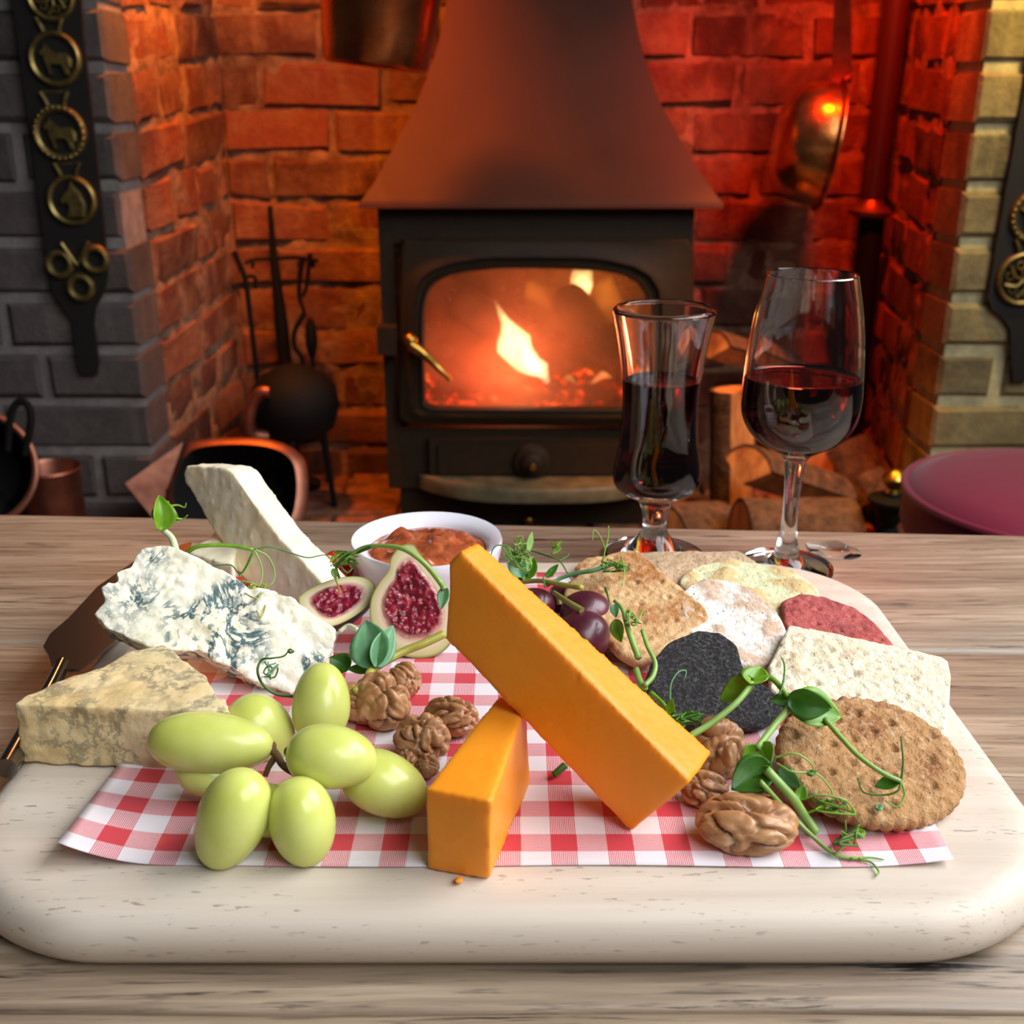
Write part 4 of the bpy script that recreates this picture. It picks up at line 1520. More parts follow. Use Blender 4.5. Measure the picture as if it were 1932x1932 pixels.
# blue cheeses
def blue_mat(name, c1, c2, vein, vein_amt, skin, zoff=(3, 1, 7), swirl=0.8):
    s = NT(name)
    big = s.noise(26, 4, 0.6)
    c = s.ramp(big, [(0.35, c1), (0.65, c2)])
    v1 = s.noise(48, 5, 0.65, None, swirl)
    ridge = s.ma('ABSOLUTE', s.ma('SUBTRACT', v1, 0.5))
    zone = s.noise(24, 3, 0.5, s.co(loc=zoff))
    vm = s.ma('MULTIPLY', s.ramp(ridge, [(0.012, 1.0), (0.045, 0.0)]), s.ramp(zone, [(0.47, 0.0), (0.55, 1.0)]))
    sp = s.ma('MULTIPLY', s.ramp(s.noise(170, 3, 0.6), [(0.56, 0.0), (0.64, 1.0)]), s.ramp(zone, [(0.48, 0.0), (0.58, 1.0)]))
    vm = s.ma('MULTIPLY', s.ma('MAXIMUM', vm, s.ma('MULTIPLY', sp, 0.75)), vein_amt)
    c = s.mix(vm, c, vein)
    ol = s.ramp(s.noise(70, 4, 0.6, s.co(loc=(9, 4, 2))), [(0.63, 0.0), (0.72, 0.5)])
    c = s.mix(ol, c, skin)
    s.set(color=c, rough=0.6, sss=0.25, ssss=0.003, sssr=(1.0, 0.8, 0.55))
    s.bump(s.ma('ADD', s.noise(260, 4, 0.65), s.ma('MULTIPLY', s.noise(120, 4), 0.8)), 0.35, 0.0012)
    return s.m


BLUE1 = blue_mat('white_blue_cheese', '#eee8cc', '#f8f4e2', '#2a5860', 0.95, '#a8a050')
BLUE2 = blue_mat('tan_blue_cheese', '#dcbe84', '#ead6a8', '#4a5450', 0.5, '#8a7c50', (6, 2, 4), 0.1)


def crumble(seed, amp):
    def f(p, n):
        a = N3(p, 90, seed)
        b = N3(p, 190, seed + 3)
        vd = noise.voronoi(Vector(p) * 130)[0][0]
        vd2 = noise.voronoi(Vector(p) * 330)[0][0]
        g_ = 0.25 + 0.75 * smoothstep(-0.15, 0.35, N3(p, 38, seed + 21))
        return amp * g_ * (0.42 * (0.45 - vd) * 2 + 0.30 * (0.45 - vd2) * 2) * (0.3 + 0.7 * g_) + amp * (0.5 * a + 0.35 * b + 0.6 * abs(N3(p, 45, seed + 9))) - amp * 0.3
    return f


# upper piece leaning on the lower
A_, B_, C_ = PZ(560, 1300, ZP + 0.0015), PZ(172, 1160, 0.054), PY(300, 1032, 0.432)
nb = unit(np.cross(B_ - A_, C_ - A_))
if nb[1] > 0:
    nb = -nb
up_px = [(173, 1158), (196, 1132), (187, 1106), (205, 1094), (221, 1100), (216, 1078), (246, 1066), (249, 1050), (270, 1034), (300, 1027), (332, 1031), (372, 1050), (430, 1077), (474, 1108), (520, 1112), (575, 1142), (598, 1160), (634, 1187), (630, 1222), (606, 1262), (578, 1300), (548, 1312), (486, 1292), (430, 1258), (372, 1230), (330, 1230), (283, 1222), (240, 1204), (200, 1186)]
fp = [PP(x, y, A_, nb) for x, y in up_px]
block('blue_cheese_wedge', MB().prism(fp, -nb * 0.019), 0.0008, crumble(2, 0.0017), BLUE1, 'crumbly white blue-veined cheese wedge leaning on the other blue cheese', 'cheese', 2)
# lower piece lying on the board
zl = 0.0455
topl = [(47, 1327), (150, 1333), (300, 1338), (434, 1340), (428, 1322), (390, 1275), (352, 1243), (310, 1215), (235, 1225), (190, 1258), (110, 1290), (60, 1315)]
tpl = [PZ(x - (24 if x < 120 else 0), y, zl) for x, y in topl]
cen = np.mean(tpl, 0)
bot = []
for p in tpl:
    q = cen + (p - cen) * 1.0
    bot.append(np.array([q[0] * 1.0, q[1] - 0.001, T + ZB + 0.0002]))
lb = MB()
n = len(tpl)
lb.add(bot + tpl, [tuple(range(n))[::-1], tuple(range(n, 2 * n))] + [(i, (i + 1) % n, n + (i + 1) % n, n + i) for i in range(n)])
block('blue_cheese_wedge', lb, 0.0011, crumble(6, 0.0015), BLUE2, 'tan blue-veined cheese wedge lying flat at the left edge of the board', 'cheese', 2)

# white crumbly cheese slab, leaning
s = NT('white_crumbly_cheese')
n1 = s.noise(40, 4, 0.6)
s.set(color=s.ramp(n1, [(0.3, '#f6e6bc'), (0.7, '#fbf2dc')]), rough=0.6, sss=0.3, ssss=0.003, sssr=(1.0, 0.8, 0.5))
s.bump(s.ma('ADD', s.noise(300, 4, 0.65), s.ma('MULTIPLY', s.noise(110, 3), 0.6)), 0.3, 0.001)
WHITE = s.m
p0 = PZ(540, 1142, ZP)
nw = unit((-0.60, -0.78, 0.18))
front = [(347, 892), (352, 880), (366, 878), (428, 884), (440, 893), (467, 933), (525, 1012), (570, 1057), (606, 1097), (620, 1130), (560, 1150), (500, 1140), (457, 1088), (436, 1049), (411, 1016), (385, 975), (359, 925), (348, 908)]
fw_ = [PP(x, y, p0, nw) for x, y in front]
bk_ = []
for (x, y), p in zip(front, fw_):
    bk_.append(p - nw * 0.0165)
sw = MB()
n = len(fw_)
sw.add(fw_ + bk_, [tuple(range(n)), tuple(range(n, 2 * n))[::-1]] + [(i, (i + 1) % n, n + (i + 1) % n, n + i) for i in range(n)])


def white_disp(p, n):
    return 0.0006 * N3(p, 150, 4) + 0.0009 * max(0, N3(p, 330, 8) - 0.25) + 0.0005 * N3(p, 60, 2)


block('white_cheese_wedge', sw, 0.0010, white_disp, WHITE, 'tall pale crumbly cheese wedge standing at a slant behind the blue cheese', 'cheese', 2)
# piece of the same cheese lying under it
q = [PZ(330, 1052, ZP), PZ(440, 1096, ZP), PZ(470, 1040, ZP), PZ(420, 1015, ZP)]
q = [p * 1.0 for p in q]
top_ = [PZ(352, 1040, 0.040), PZ(440, 1068, 0.040), PZ(446, 1025, 0.040), PZ(412, 1000, 0.040)]
bot_ = [np.array([p[0], p[1], T + ZP]) for p in top_]
block('white_cheese_piece', MB().hexa(bot_ + top_), 0.0011, white_disp, WHITE, 'low pale cheese piece lying flat under the slanting white cheese', 'cheese', 2)

# ================================================================== FIGS
s = NT('fig_flesh')
at = s.n('ShaderNodeAttribute', attribute_name='ring')
rr_ = at.outputs['Fac']
n1 = s.noise(260, 3, 0.6)
n2 = s.noise(120, 4, 0.6)
pulp = s.ramp(n1, [(0.32, '#5a0a1a'), (0.55, '#8e1a34'), (0.70, '#c05a60')])
seed_ = s.ramp(s.voro(330), [(0.16, 1.0), (0.24, 0.0)])
pulp = s.mix(s.ma('MULTIPLY', seed_, 0.55), pulp, '#d8a078')
edge_ = s.ma('ADD', rr_, s.ma('MULTIPLY', s.ma('SUBTRACT', n2, 0.5), 0.16))
c = s.ramp(edge_, [(0.60, (0, 0, 0, 1)), (0.70, (1, 1, 1, 1))])
rind = s.ramp(rr_, [(0.70, '#d8a898'), (0.78, '#e2d4b0'), (0.95, '#c8c088'), (0.995, '#86803c')])
s.set(color=s.mix(c, pulp, rind), rough=0.28, sss=0.15, ssss=0.003, sssr=(1.0, 0.4, 0.3))
s.bump(s.ma('MULTIPLY', s.ma('ADD', s.voro(330), n1), s.ma('SUBTRACT', 1.0, c)), 0.6, 0.0015)
FIGF = s.m
s = NT('fig_skin')
at = s.n('ShaderNodeAttribute', attribute_name='neck')
s.set(color=s.mix(s.ramp(s.ma('ADD', at.outputs['Fac'], s.ma('MULTIPLY', s.noise(60, 3), 0.25)), [(0.5, 0.0), (0.85, 1.0)]), '#3a1c22', '#8a8a3c'), rough=0.45)
FIGS = s.m


def fig(px, p0, n, depth_, label, neck_y):
    out = [PP(x, y, p0, n) for x, y in px]
    out = spline(out + [out[0]], 5)[:-1]
    N_ = len(out)
    c = np.mean(out, 0)
    e = empty('fig_half', c, label, 'fig')
    nr = 22
    f = MB()
    ring = []
    f.v.append(tuple(c))
    ring.append(0.0)
    for i in range(1, nr + 1):
        u = i / nr
        for k, p in enumerate(out):
            q = c + (p - c) * u
            bump_ = 0.0009 * N3(q, 420, 1) * smoothstep(0.74, 0.6, u) - 0.0012 * smoothstep(0.7, 0.3, u) * (0.5 + N3(q, 120, 4))
            f.v.append(tuple(q + n * bump_))
            ring.append(u)
    for k in range(N_):
        f.f.append((0, 1 + k, 1 + (k + 1) % N_))
    for i in range(nr - 1):
        for k in range(N_):
            a, b = 1 + i * N_ + k, 1 + i * N_ + (k + 1) % N_
            f.f.append((a, a + N_, b + N_, b))
    o = mk('cut_face', f, FIGF, e, sharp=None, label='red seedy cut face')
    at = o.data.attributes.new('ring', 'FLOAT', 'POINT')
    at.data.foreach_set('value', ring)
    b = MB()
    nk = []
    nb_ = 12
    zs = [p[2] for p in out]
    for i in range(nb_ + 1):
        u = math.cos(i / nb_ * PI / 2)
        d = depth_ * math.sin(i / nb_ * PI / 2)
        for p in out:
            q = c + (p - c) * u - n * d
            b.v.append(tuple(q))
            nk.append((q[2] - min(zs)) / (max(zs) - min(zs)))
    for i in range(nb_):
        for k in range(N_):
            k2 = (k + 1) % N_
            b.f.append((i * N_ + k, (i + 1) * N_ + k, (i + 1) * N_ + k2, i * N_ + k2))
    o = mk('skin', b, FIGS, e, sharp=None, label='green and purple skin')
    at = o.data.attributes.new('neck', 'FLOAT', 'POINT')
    at.data.foreach_set('value', nk)
    return e


A_, B_ = PZ(775, 1238, ZP + 0.001), PY(775, 1030, 0.452)
nf = unit(np.cross(np.array([1.0, 0.08, 0]), B_ - A_))
if nf[1] > 0:
    nf = -nf
fig([(752, 1032), (765, 1026), (780, 1027), (790, 1040), (812, 1068), (838, 1100), (856, 1140), (862, 1175), (852, 1212), (825, 1236), (785, 1242), (748, 1232), (716, 1208), (699, 1170), (700, 1130), (716, 1098), (733, 1075), (738, 1052)], A_, nf, 0.017, 'fig half standing with its red cut face forward beside the orange cheddar', 1060)
A_ = PZ(640, 1132, 0.043)
nf = unit((0.12, -0.55, 0.83))
fig([(563, 1127), (580, 1113), (610, 1099), (645, 1089), (680, 1088), (703, 1098), (709, 1113), (703, 1133), (683, 1153), (655, 1171), (625, 1182), (598, 1178), (578, 1160), (565, 1143)], A_, nf, 0.017, 'fig half lying tilted between the blue cheese and the white dish', 1090)

# ================================================================== GRAPES
s = NT('green_grape_skin')
oi = s.rnd()
v_ = s.co()
n1 = s.noise(55, 3, 0.5)
c = s.ramp(n1, [(0.3, '#c6cc5c'), (0.7, '#d8de84')])
s.set(color=c, rough=s.ma('ADD', s.ma('MULTIPLY', s.noise(80, 3), 0.10), 0.20), sss=0.6, ssss=0.006, sssr=(0.8, 1.0, 0.25), spec=0.45, coat=0.1)
s.bump(s.noise(700, 2), 0.03, 0.0004)
GG = s.m
s = NT('red_grape_skin')
n1 = s.noise(60, 4, 0.6)
s.set(color=s.ramp(n1, [(0.3, '#3c101c'), (0.7, '#682838')]), rough=0.34, sss=0.3, ssss=0.003, sssr=(1.0, 0.25, 0.3), coat=0.2)
RG = s.m
STEM = simple('grape_stem_brown', '#6a4a30', 0.7)


def grape(name, x, y, z, a, b, ang, m, label, group, tilt=0.0, egg=0.10, scar=None):
    c = PZ(x, y, z)
    k = depth(c) / F
    an, ti = math.radians(ang), math.radians(tilt)
    ax = unit((RT * math.cos(an) + UP * math.sin(an)) * math.cos(ti) + FW * math.sin(ti))
    A_, B_ = a * k, b * k
    prof = []
    for i in range(25):
        t = PI * i / 24
        w = B_ * math.sin(t) ** 0.92 * (1 + egg * math.cos(t)) if 0 < i < 24 else 0
        prof.append((w, -A_ * math.cos(t)))
    mb = MB().lathe(prof, c, 36, ax)
    mb.v = [tuple(np.array(p) * 1.0 + np.array(noise.noise_vector(Vector(p) * 45)) * 0.0003) for p in mb.v]
    o = mk(name, mb, m, None, c, label=label, cat='grape', group=group, sharp=None)
    if scar is not None:
        q = c + ax * A_ * scar
        mk('stem_scar', MB().lathe([(0, -0.0012), (0.0014, -0.0010), (0.0017, 0.0), (0.0009, 0.0007), (0, 0.0009)], q, 14, ax * scar), STEM, o)
    return o


gg = 'green grapes in the bunch on the paper'
grape('green_grape', 398, 1402, 0.0425, 119, 58, -3, GG, 'longest green grape, lying sideways in front of the tan blue cheese', gg, 0, 0.10, 1)
grape('green_grape', 490, 1376, 0.0300, 72, 60, -45, GG, 'green grape at the back of the bunch, behind the long sideways grape', gg, 20)
grape('green_grape', 606, 1326, 0.0390, 76, 54, 88, GG, 'topmost green grape standing upright beside the walnuts', gg, 10)
grape('green_grape', 626, 1428, 0.0475, 86, 60, -7, GG, 'rounded green grape with a bright glint, on top of the bunch at right', gg, 0, 0.08, -1)
grape('green_grape', 726, 1479, 0.0335, 86, 59, -24, GG, 'green grape touching the end of the smaller cheddar wedge', gg, 0)
grape('green_grape', 437, 1546, 0.0350, 104, 67, 66, GG, 'slanting green grape with a pink-tinted top at the front left of the bunch', gg, -12, -0.10)
grape('green_grape', 570, 1550, 0.0335, 86, 63, 98, GG, 'upright green grape at the front edge of the bunch, nearest the small cheddar', gg, -8, -0.06)
grape('green_grape', 392, 1462, 0.0310, 62, 42, -20, GG, 'green grape mostly hidden under the long sideways grape', gg, 0)
grape('green_grape', 508, 1528, 0.0310, 50, 44, 90, GG, 'green grape just showing between the two front grapes', gg, 0)
st_ = MB()
st_.tube(spline([PZ(500, 1400, .040), PZ(522, 1425, .040), PZ(535, 1445, .038), PZ(560, 1462, .036)], 6), 0.0016, 0.0011, 10)
st_.tube(spline([PZ(522, 1425, .040), PZ(508, 1445, .037), PZ(500, 1465, .034)], 5), 0.0012, 0.0009, 8)
st_.tube(spline([PZ(535, 1445, .038), PZ(555, 1440, .042), PZ(575, 1420, .042)], 5), 0.0012, 0.0009, 8)
thing_mesh('grape_stem', st_, STEM, 'brown branching grape stem in the middle of the green bunch', 'stem')
rg = 'red grapes behind the long cheddar wedge'
grape('red_grape', 1099, 1204, 0.0335, 55, 51, 40, RG, 'nearest red grape, lowest of the cluster against the cheddar', rg)
grape('red_grape', 1106, 1160, 0.0320, 50, 47, 20, RG, 'red grape with the bare stem across it, behind the nearest one', rg)
grape('red_grape', 1008, 1146, 0.0318, 40, 38, 20, RG, 'red grape at left of the cluster, half hidden by the cheddar', rg)
grape('red_grape', 1062, 1130, 0.0300, 30, 28, 0, RG, 'small red grape at the back under the bare stem', rg)
thing_mesh('grape_stem', MB().tube(spline([PZ(1045, 1118, .046), PZ(1070, 1135, .047), PZ(1098, 1152, .046)], 6), 0.0011, 0.0016, 10).tube(spline([PZ(1052, 1122, .046), PZ(1056, 1140, .042)], 4), 0.0008, 0.0012, 8), simple('olive_stem', '#7a7434', 0.6), 'olive bare grape stem lying over the red grapes', 'stem')
# ================================================================== WALNUTS
s = NT('walnut_kernel')
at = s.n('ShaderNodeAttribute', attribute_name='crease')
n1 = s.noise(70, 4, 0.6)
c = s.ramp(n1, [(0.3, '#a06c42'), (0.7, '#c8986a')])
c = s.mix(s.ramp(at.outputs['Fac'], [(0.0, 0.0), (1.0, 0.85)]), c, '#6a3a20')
c = s.mix(s.ramp(s.noise(45, 3, 0.6, s.co(loc=(4, 4, 4))), [(0.60, 0.0), (0.68, 0.75)]), c, '#e2c69c')
s.set(color=c, rough=0.36, sss=0.1, ssss=0.002, spec=0.5)
s.bump(s.noise(350, 3), 0.2, 0.0006)
NUT = s.m
_ico = bmesh.new()
bmesh.ops.create_icosphere(_ico, subdivisions=5, radius=1.0)
ICO_V = np.array([v.co[:] for v in _ico.verts])
ICO_F = [tuple(v.index for v in f.verts) for f in _ico.faces]
_ico.free()


def walnut(x, y, z, a, b, h, ang, seed, label, lean=0.0):
    """a kernel piece: lobed halves with winding folds; a, b half sizes on the picture, h half height in m"""
    c = PZ(x, y, z)
    k = depth(c) / F
    A_, B_ = a * k, b * k / 0.75
    an = math.radians(ang)
    e1 = np.array([math.cos(an), math.sin(an), 0])
    e2 = np.array([-math.sin(an), math.cos(an), 0])
    e3 = np.array([0, 0, 1.0])
    if lean:
        l = math.radians(lean)
        e2, e3 = e2 * math.cos(l) + e3 * math.sin(l), e3 * math.cos(l) - e2 * math.sin(l)
    V, cr = [], []
    for p in ICO_V:
        q = Vector(p) * 1.25 + Vector((seed * 3.1, seed * 1.7, seed))
        w1 = noise.noise(q + Vector(noise.noise_vector(q * 0.8)) * 0.7)
        w2 = noise.noise(q * 2.2 + Vector((5, 5, 5)))
        fold = 1 - min(1.0, abs(w1) * 4.5)
        fold2 = 1 - min(1.0, abs(w2) * 4.0)
        mid = math.exp(-(p[1] / 0.16) ** 2) * 0.30 * max(0, p[2] + .2)
        r = 1.0 - 0.26 * fold ** 1.5 - 0.06 * fold2 - mid + 0.10 * noise.noise(q * 0.6)
        d = p * r
        V.append(c + e1 * d[0] * A_ + e2 * d[1] * B_ + e3 * d[2] * h)
        cr.append(min(1.0, 0.75 * fold ** 2 + 0.3 * fold2 ** 2 + mid))
    V = np.array(V)
    V[:, 2] = np.maximum(V[:, 2], T + ZP + 0.0001 * (1 + V[:, 0] * 0))
    mb = MB()
    mb.v = [tuple(p) for p in V]
    mb.f = ICO_F
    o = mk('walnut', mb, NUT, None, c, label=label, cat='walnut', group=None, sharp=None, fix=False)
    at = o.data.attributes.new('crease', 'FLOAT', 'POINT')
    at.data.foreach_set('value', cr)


walnut(684, 1328, 0.0290, 27, 44, 0.0095, 75, 3, 'narrow glossy walnut piece next to the topmost green grape')
walnut(722, 1322, 0.0310, 48, 46, 0.0120, 55, 5, 'glossy folded walnut half under the pea shoot leaf pair', 25)
walnut(762, 1282, 0.0280, 34, 26, 0.0080, -30, 8, 'smooth brown walnut flake at the back, near the fig')
walnut(796, 1392, 0.0290, 56, 38, 0.0095, -12, 11, 'matt walnut half leaning left of the smaller cheddar wedge', 10)
walnut(850, 1352, 0.0275, 56, 28, 0.0080, -15, 14, 'dark walnut piece tucked behind the smaller cheddar wedge')
walnut(770, 1436, 0.0250, 20, 17, 0.0050, 20, 17, 'walnut crumb above the green grape that touches the cheddar')
walnut(806, 1446, 0.0250, 24, 18, 0.0050, -20, 19, 'walnut crumb against the left side of the smaller cheddar')
walnut(1358, 1412, 0.0300, 56, 48, 0.0110, 10, 23, 'pale-flecked walnut half below the charcoal biscuit', 15)
walnut(1330, 1490, 0.0260, 50, 26, 0.0070, -8, 27, 'low walnut piece beside the lower end of the long cheddar')
walnut(1410, 1552, 0.0280, 94, 50, 0.0088, -10, 31, 'largest walnut half, in front by the pea shoot stem', 12)

# ================================================================== CRACKERS


def cracker_mat(name, base, toast, pale, seeds=None, seed_amt=0.0, n_scale=60, rough=0.75, bump=0.6, toast_lo=0.5, seed_scale=260):
    s = NT(name)
    at = s.n('ShaderNodeAttribute', attribute_name='height').outputs['Fac']
    n1 = s.noise(n_scale, 5, 0.65)
    n2 = s.noise(300, 4, 0.7)
    c = s.mix(s.ramp(n1, [(toast_lo, 0.0), (toast_lo + 0.14, 1.0)]), base, toast)
    c = s.mix(s.ramp(n2, [(0.52, 0.0), (0.7, 0.55)]), c, pale)
    c = s.mix(s.ramp(at, [(0.0, 0.8), (0.42, 0.0)]), c, pale)
    c = s.mix(s.ramp(at, [(0.58, 0.0), (0.95, 0.75)]), c, toast)
    if seeds:
        k = s.ramp(s.voro(seed_scale), [(0.13, 1.0), (0.20, 0.0)])
        z = s.ramp(s.noise(40, 2, 0.5, s.co(loc=(2, 8, 5))), [(0.45, 0.2), (0.6, 1.0)])
        c = s.mix(s.ma('MULTIPLY', s.ma('MULTIPLY', k, z), seed_amt), c, seeds)
    s.set(color=c, rough=rough)
    s.bump(s.ma('ADD', n2, s.ma('MULTIPLY', s.noise(1100, 3), 0.6)), bump, 0.0014)
    return s.m


def cracker(px, p3, thick, m, label, spacing=0.009, dock=0.0011, dock_r=0.0016, rough=0.0004, blister=0.0, scallop=0, seed=1, cat='cracker', spots=(), rot=0.3, rnd_px=6, dock_on=True, jit_=0.0013):
    P3 = [PZ(*p) for p in p3]
    n = unit(np.cross(P3[1] - P3[0], P3[2] - P3[0]))
    if n[2] < 0:
        n = -n
    out = [PP(x, y, P3[0], n) for x, y in px]
    c = np.mean(out, 0)
    e1 = unit(np.array([1.0, 0, 0]) - n * n[0])
    e2 = np.cross(n, e1)
    loc = np.array([[np.dot(p - c, e1), np.dot(p - c, e2)] for p in out])
    # round the corners: average the outline radius
    na, nr = 200, 62
    dock_r = dock_r * 0.72
    R = radial(loc, na, np.array([0.0, 0.0]))
    k = rnd_px
    if k:
        ker = np.hanning(k + 2)[1:-1]
        ker /= ker.sum()
        R = np.convolve(np.concatenate([R[-k:], R, R[:k]]), ker, 'same')[k:-k]
    if scallop:
        R = R * (1 + 0.03 * np.abs(np.sin(np.arange(na) * PI * scallop / na)) - 0.004)
    rc, rs = math.cos(rot), math.sin(rot)
    mb = MB()
    hts = []
    rows = []
    us = [math.sqrt(i / nr) if False else (i / nr) ** 0.8 for i in range(nr + 1)]
    rr = random.Random(seed)
    bl = [(rr.uniform(-.03, .03), rr.uniform(-.03, .03), rr.uniform(.0025, .006), rr.uniform(.3, 1)) for _ in range(26)] if blister else []

    def top(x, y, u):
        q = Vector((x * 160 + seed, y * 160, seed * 2.3))
        h = rough * noise.noise(q) + rough * 0.7 * noise.noise(q * 2.7) + rough * .45 * noise.noise(q * 6.1)
        if dock_on:
            a, b = (x * rc + y * rs) / spacing, (-x * rs + y * rc) / spacing
            jx, jy = round(a), round(b)
            dx, dy = (a - jx) * spacing, (b - jy) * spacing
            dx += jit_ * math.sin(jx * 7.1 + jy * 3.3 + seed)
            dy += jit_ * math.sin(jx * 2.1 + jy * 5.7 + seed * 2)
            dx += jit_ * 0.5 * noise.noise(q * 2.0)
            d2 = dx * dx + dy * dy
            h -= dock * (0.65 + 0.5 * math.sin(jx * 3.7 + jy * 9.1 + seed)) * math.exp(-d2 / (dock_r * dock_r))
            h += dock * 0.22 * math.exp(-((math.sqrt(d2) - dock_r * 2.4) / (dock_r * 1.1)) ** 2)
        for (bx, by, br, bh) in bl:
            d2 = (x - bx) ** 2 + (y - by) ** 2
            if d2 < 9 * br * br:
                h += blister * bh * math.exp(-d2 / (br * br))
        return h
    ed = thick * 0.5
    for i in range(1, nr + 1):
        u = us[i]
        row = []
        for j in range(na):
            t = 2 * PI * j / na
            r = R[j] * u
            x, y = r * math.cos(t), r * math.sin(t)
            edge = R[j] * (1 - u)
            f = 1.0 if edge > ed else math.sqrt(max(0.0, 1 - (1 - edge / ed) ** 2))
            h0 = top(x, y, u) * (0.35 + 0.65 * f)
            h = thick * 0.5 * f + h0
            row.append(len(mb.v))
            mb.v.append(tuple(c + e1 * x + e2 * y + n * h))
            hts.append(min(1, max(0, 0.5 + h0 / (2.2 * max(rough * 1.6, dock if dock_on else rough * 1.6)))))
        rows.append(row)
    cen_i = len(mb.v)
    mb.v.append(tuple(c + n * (thick * 0.5 + top(0, 0, 0))))
    hts.append(0.5)
    for j in range(na):
        mb.f.append((cen_i, rows[0][j], rows[0][(j + 1) % na]))
    for A_, B_ in zip(rows, rows[1:]):
        for j in range(na):
            j2 = (j + 1) % na
            mb.f.append((A_[j], B_[j], B_[j2], A_[j2]))
    low = []
    for (ins, hh) in ((0.0006, -thick * 0.30), (ed * 0.8, -thick * 0.5)):
        row = []
        for j in range(na):
            t = 2 * PI * j / na
            r = max(0.001, R[j] - ins)
            row.append(len(mb.v))
            mb.v.append(tuple(c + e1 * r * math.cos(t) + e2 * r * math.sin(t) + n * hh))
            hts.append(0.45)
        low.append(row)
    for A_, B_ in zip([rows[-1]] + low, low):
        for j in range(na):
            j2 = (j + 1) % na
            mb.f.append((A_[j], B_[j], B_[j2], A_[j2]))
    mb.f.append(tuple(reversed(low[-1])))
    o = mk('cracker', mb, m, None, c, label=label, cat=cat, sharp=None, fix=False)
    at = o.data.attributes.new('height', 'FLOAT', 'POINT')
    at.data.foreach_set('value', hts)
    return o


def ell(cx, cy, a, b, ang, n=36):
    t0 = math.radians(ang)
    return [(cx + a * math.cos(t) * math.cos(t0) - b * math.sin(t) * math.sin(t0), cy + a * math.cos(t) * math.sin(t0) + b * math.sin(t) * math.cos(t0)) for t in np.linspace(0, 2 * PI, n, endpoint=False)]


M['wheat'] = cracker_mat('wheat_cracker', '#d4aa76', '#b0743e', '#e4caa0', n_scale=45, toast_lo=0.48)
M['oat'] = cracker_mat('oat_cracker', '#c4a684', '#ac8a68', '#d8c0a4', n_scale=90, bump=0.8)
M['herb'] = cracker_mat('herb_cracker', '#cfcea4', '#cda468', '#dedab8', '#56682e', 0.95, n_scale=22, toast_lo=0.55)
M['water'] = cracker_mat('water_biscuit', '#e6ddd2', '#bc9470', '#f0eae2', '#3a2c26', 1.0, n_scale=75, toast_lo=0.58, seed_scale=420)
M['beet'] = cracker_mat('beetroot_cracker', '#b0504a', '#8e3634', '#c8766c', '#6a2622', 0.4, n_scale=50)
M['cream'] = cracker_mat('cream_cracker', '#e6dabc', '#c09c70', '#f0e8d2', '#6e5c4c', 0.6, n_scale=40, toast_lo=0.62)
M['bran'] = cracker_mat('bran_cracker', '#b08250', '#8a5428', '#e0c69c', '#5e3a1e', 0.6, n_scale=70, toast_lo=0.52, bump=0.9)
s = NT('charcoal_biscuit')
n1 = s.noise(650, 4, 0.8)
s.set(color=s.ramp(n1, [(0.38, '#0e0d12'), (0.52, '#242228'), (0.60, '#5a544e')]), rough=0.75)
s.bump(n1, 1.0, 0.002)
M['charcoal'] = s.m

cracker([(1170, 1049), (1280, 1044), (1400, 1046), (1450, 1082), (1340, 1130), (1235, 1135)], [(1170, 1050, .0305), (1400, 1046, .0305), (1300, 1120, .0280)], 0.0042, M['oat'], 'thin beige oat cracker at the back below the port glass', dock_on=False, rough=0.0005, seed=2)
cracker([(1083, 1074), (1108, 1056), (1165, 1052), (1262, 1108), (1190, 1150)], [(1083, 1074, .0245), (1165, 1052, .0245), (1190, 1150, .0245)], 0.004, M['wheat'], 'wheat cracker whose far corner shows behind the square one by the red grapes', seed=3)
cracker(ell(1414, 1116, 134, 50, 7), [(1284, 1106, .0315), (1390, 1066, .0315), (1500, 1160, .0255)], 0.0036, M['herb'], 'pale green herb cracker with a browned blister', spacing=0.011, dock=0.0005, rough=0.0004, blister=0.0022, seed=4)
cracker([(1472, 1140), (1506, 1125), (1555, 1131), (1614, 1152), (1650, 1180), (1688, 1224), (1620, 1245), (1540, 1220), (1478, 1185)], [(1472, 1140, .0300), (1650, 1180, .0275), (1600, 1240, .0255)], 0.004, M['beet'], 'red beetroot cracker with angled corners', spacing=0.010, dock=0.0012, seed=5, rnd_px=3)
cracker(ell(1384, 1180, 112, 70, 32), [(1412, 1256, .0255), (1345, 1101, .0400), (1482, 1172, .0310)], 0.0034, M['water'], 'round white speckled water biscuit', spacing=0.0085, dock=0.0006, blister=0.0010, rough=0.0004, seed=6)
cracker([(1189, 1042), (1215, 1052), (1330, 1152), (1338, 1172), (1322, 1188), (1232, 1250), (1196, 1258), (1165, 1240), (1062, 1130), (1068, 1105), (1150, 1050)], [(1200, 1257, .0255), (1187, 1043, .0460), (1335, 1170, .0345)], 0.0058, M['wheat'], 'square golden wheat cracker leaning beside the red grapes', spacing=0.0095, dock=0.0013, seed=7, rnd_px=4, rot=0.85)
cracker([(1487, 1183), (1620, 1210), (1705, 1227), (1788, 1249), (1794, 1278), (1787, 1392), (1700, 1410), (1560, 1385), (1452, 1310), (1447, 1264), (1470, 1218)], [(1448, 1264, .0290), (1786, 1390, .0235), (1785, 1252, .0310)], 0.0042, M['cream'], 'large cream-coloured cracker with a bubbly docked top', spacing=0.0095, dock=0.0013, blister=0.0008, seed=8, rnd_px=3, rot=0.35)
